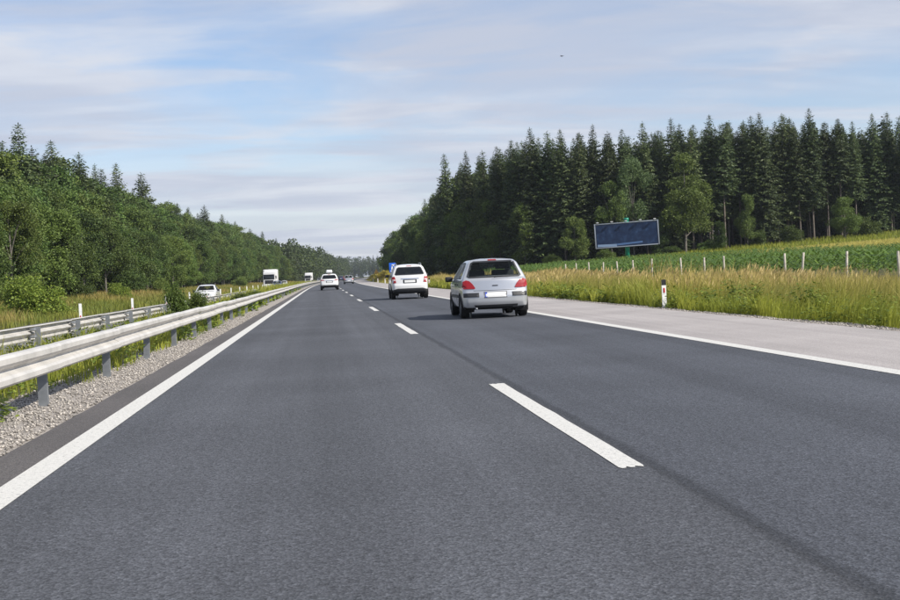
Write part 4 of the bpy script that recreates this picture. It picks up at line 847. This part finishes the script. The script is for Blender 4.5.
rb = rbox('roof_box', (.66, 1.7, .30), (.02, 1.35, 1.84), .11, mat('roof_box_white', (.62, .63, .64), .35), cr, 3, taper=(.85, .92)); rbox('rack_bar', (1.1, .06, .05), (.02, .9, 1.66), .01, m_dark, cr); rbox('rack_bar', (1.1, .06, .05), (.02, 1.8, 1.66), .01, m_dark, cr)
def at_lane(s, y): return (float(s+off(y)), y, float(gz(s, y))+.008), -dirn(y)
def rearcar(spec, nm, s, y, paint, lab, res=.09, **k): l, a = at_lane(s, y); return make_car(nm, spec, l, a, paint, lab, res=res, **k)
def frontcar(spec, nm, s, y, paint, lab, res=.09, **k): l, a = at_lane(s, y); return make_car(nm, spec, l, math.pi+a, paint, lab, res=res, **k)
rearcar(H5, 'hatchback_car', 3.80, 219, p_silver, 'small distant silver car in the right lane right of the crossover', .08)
rearcar(SUV, 'van_car', .5, 520, p_red, 'tiny distant red van just left of the distant silver car', .1, detail=0)
rearcar(SUV, 'van_car', .6, 440, p_blue, 'tiny distant dark blue car at the right edge of the crossover', .1, detail=0)
frontcar(SED, 'sedan_car', -9.1, 103, p_white, 'oncoming white sedan seen above the left guardrail', .06)
frontcar(SED, 'sedan_car', -8.9, 232, p_blue, 'oncoming dark blue car in front of the white truck', .08)
frontcar(H5, 'hatchback_car', -12.3, 330, p_white, 'oncoming small white car right of the truck and blue car', .09)

def truck(loc, rz, label, box_col, group='oncoming trucks'):
    root = empty('truck', loc, rz, label, 'truck', group); mw = p_white
    cab = rbox('cab', (2.48, 2.1, 2.75), (0, -1.05, 2.10), .16, mw, root, 3, taper=(.97, .93))
    rbox('windscreen', (2.2, .06, .88), (0, -.03, 2.38), .02, m_dglass, root, 2, (R(3), 0, 0)); rbox('sun_visor', (2.2, .28, .10), (0, .08, 2.90), .03, m_dark, root)
    rbox('grille', (1.7, .06, .72), (0, .012, 1.42), .02, m_dark, root); rbox('bumper', (2.46, .32, .50), (0, -.06, .66), .06, mw, root)
    rbox('roof_deflector', (2.3, 1.3, .62), (0, -1.1, 3.66), .18, mw, root, 3, taper=(.86, .6))
    for sg in (-1, 1):
        rbox('headlamp', (.42, .06, .22), (sg*.95, .11, .74), .03, m_head, root); rbox('wing_mirror', (.20, .18, .62), (sg*1.42, -.25, 2.35), .05, m_dark, root); rbox('mirror_arm', (.25, .05, .05), (sg*1.28, -.30, 2.55), .01, m_dark, root)
        rbox('side_window', (.05, .85, .62), (sg*1.215, -.75, 2.36), .015, m_dglass, root)
    rbox('box_body', (2.55, 9.5, 2.75), (0, -7.5, 2.62), .04, box_col, root); rbox('chassis', (1.0, 11.0, .28), (0, -6.2, .95), .02, m_dark, root)
    tm = tube_mesh('wheel', [(-.15, 0, 0), (-.14, 0, 0), (.14, 0, 0), (.15, 0, 0)], [.40, .51, .51, .40], 20); tm.materials.append(m_rubber)
    for yw in (-1.15, -5.6, -9.4, -10.6):
        for sg in (-1, 1): w_ = link('wheel', tm, None, root); w_.location = (sg*1.05, yw, .51)
    return root
l, a = at_lane(-12.1, 262); truck((l[0], l[1], l[2]), math.pi+a, 'oncoming white truck with tall cab behind the blue car', mat('box_white', (.66, .66, .66), .5))
l, a = at_lane(-12.5, 480); truck(l, math.pi+a, 'far oncoming white box truck near the road bend', mat('box_white'))
frontcar(SUV, 'van_car', -9.2, 505, p_grey, 'far oncoming grey car beside the far box truck', .12, detail=0)

# ------------------------------------------------------------------ billboard
m_poster = noise_mat('torn_blue_poster', [(.30, (.006, .014, .042)), (.55, (.012, .028, .075)), (.72, (.030, .060, .13))], scale=1.1, rough=.45, detail=8, coord='Object'); m_pgreen = mat('green_pole_paint', (.0, .20, .12), .4); m_frame = mat('billboard_frame', (.34, .37, .42), .45, .4)
yb = 184.; sb = px_s(627, 240, yb); bx_, by_, bz_ = W(sb, yb); bb = empty('billboard', (bx_, by_, bz_), R(-14), 'dark blue billboard on a green pole before the forest', 'billboard')
zt = px_z(627, 222, yb)-bz_; zbm = px_z(627, 246.6, yb)-bz_; zc_ = (zt+zbm)/2; hh_ = zt-zbm; ww = 9.35
tube('pole', [(0, .28, -.5), (0, .28, zt+.25)], [.36, .34], m_pgreen, bb, 16); tube('pole_cap', [(0, .28, zt+.25), (0, .28, zt+.62)], [.42, .36], m_pgreen, bb, 16)
tl = R(-1.6)
pn = rbox('panel', (ww, .22, hh_), (0, -.20, zc_), .02, m_dark, bb, 2, (0, tl, 0)); rbox('poster', (ww-.35, .02, hh_-.35), (0, -.125, 0), 0, m_poster, pn)
rbox('poster_strip', (ww*.30, .02, hh_*.10), (-ww*.315, -.14, -hh_*.40), 0, mat('bleached_poster', (.20, .28, .42), .5), pn, rot=(0, R(1.5), 0)); rbox('poster_strip', (ww*.40, .02, hh_*.07), (ww*.04, -.14, -hh_*.365), 0, mat('bleached_poster_blue', (.07, .14, .30), .5), pn, rot=(0, R(-2.5), 0))
for sg in (-1, 1):
    rbox('frame', (.16, .30, hh_+.02), (sg*(ww/2-.06), -.03, 0), .01, m_frame, pn); rbox('frame', (ww-.36, .30, .14), (0, -.03, sg*(hh_/2-.06)), .01, m_frame, pn)
for k in range(5):
    lx = -ww/2+.5+k*(ww-1)/4; q = rbox('lamp', (.36, .30, .14), (lx, -.55, hh_/2+.16), .03, mat('lamp_housing', (.55, .55, .55), .4), pn); tube('lamp_arm', [(0, .1, 0), (0, .5, -.18)], [.03, .03], m_frame, q, 6)

# ------------------------------------------------------------------ traffic sign, bird
m_sblue = mat('sign_blue', (.01, .11, .55), .35); m_swhite = mat('sign_white', (.8, .8, .8), .4)
ys_ = 186.; s_ = px_s(392.5, 268, ys_); sg_ = empty('traffic_sign', W(s_, ys_), 0, 'blue and white traffic sign left of the white minivan roof', 'sign')
z0 = px_z(392.5, 272.5, ys_)-W(s_, ys_)[2]; rbox('sign_plate', (.98, .03, 1.42), (0, 0, z0+.71), .02, m_sblue, sg_); rbox('pictogram', (.16, .02, .80), (-.05, -.022, z0+.80), 0, m_swhite, sg_, rot=(0, R(8), 0)); rbox('pictogram', (.5, .02, .16), (.12, -.022, z0+1.05), 0, m_swhite, sg_, rot=(0, R(-25), 0)); rbox('pictogram', (.6, .02, .14), (0, -.022, z0+.22), 0, m_swhite, sg_)
for q in (-.3, .3): tube('post', [(q, .06, -.4), (q, .06, z0+1.3)], [.035, .035], m_galv2, sg_, 8)
yw_ = 300.; s_ = 10.8; wsg = empty('warning_sign', W(s_, yw_), 0, 'small distant yellow warning sign above the right verge', 'sign'); zz = 1.9
link('sign_plate', pd_mesh('sign_plate', [(-.62, 0, zz), (.62, 0, zz), (0, 0, zz+1.1), (-.62, .03, zz), (.62, .03, zz), (0, .03, zz+1.1)], [(0, 1, 2), (5, 4, 3), (0, 3, 4, 1), (1, 4, 5, 2), (2, 5, 3, 0)]), mat('sign_amber', (.75, .42, .10), .4), wsg); tube('post', [(0, .06, -.4), (0, .06, zz+.5)], [.035, .035], m_galv2, wsg, 8)
def bird():
    y = 70.; d = fw2 + rt3*((562-450)/F_PX) + up3*((300-56)/F_PX); p = Vector((0, 0, H_CAM))+d*(y/d.y); root = empty('bird', p, R(40), 'small dark bird flying high in the cloudy sky', 'bird'); m = mat('bird_feathers', (.03, .03, .035), .8)
    V = []; F = []
    body = [(0, -.11, 0, .004), (0, -.07, 0, .016), (0, -.01, 0, .026), (0, .05, .004, .022), (0, .09, .008, .016), (0, .115, .008, .003)]; me = tube_mesh('body', [b[:3] for b in body], [b[3] for b in body], 8); bm = bmesh.new(); bm.from_mesh(me)
    def poly(pts):
        vs = [bm.verts.new(p_) for p_ in pts]; bm.faces.new(vs)
    for sg in (-1, 1): poly([(sg*.01, .05, .006), (sg*.07, .065, .035), (sg*.18, -.03, .03), (sg*.08, .0, .03), (sg*.012, -.02, .004)])
    poly([(-.008, -.09, 0), (.008, -.09, 0), (.03, -.19, 0), (0, -.15, 0), (-.03, -.19, 0)])
    bm.to_mesh(me); bm.free(); link('plumage', me, m, root)
bird()

# ------------------------------------------------------------------ air
m_haze = bpy.data.materials.new('haze'); m_haze.use_nodes = True; t = m_haze.node_tree; t.nodes.clear()
ho = N(t, 'ShaderNodeOutputMaterial'); hv = N(t, 'ShaderNodeVolumePrincipled'); hv.inputs['Color'].default_value = (.80, .88, 1, 1); hv.inputs['Density'].default_value = .00009; hv.inputs['Anisotropy'].default_value = .2
L(t, hv.outputs[0], ho.inputs['Volume'])
hz = rbox('haze', (13000, 9400, 48), (0, 4550, 22), 0, m_haze, None); tag(hz, 'thin bluish summer haze over the whole landscape', 'haze', kind='stuff')
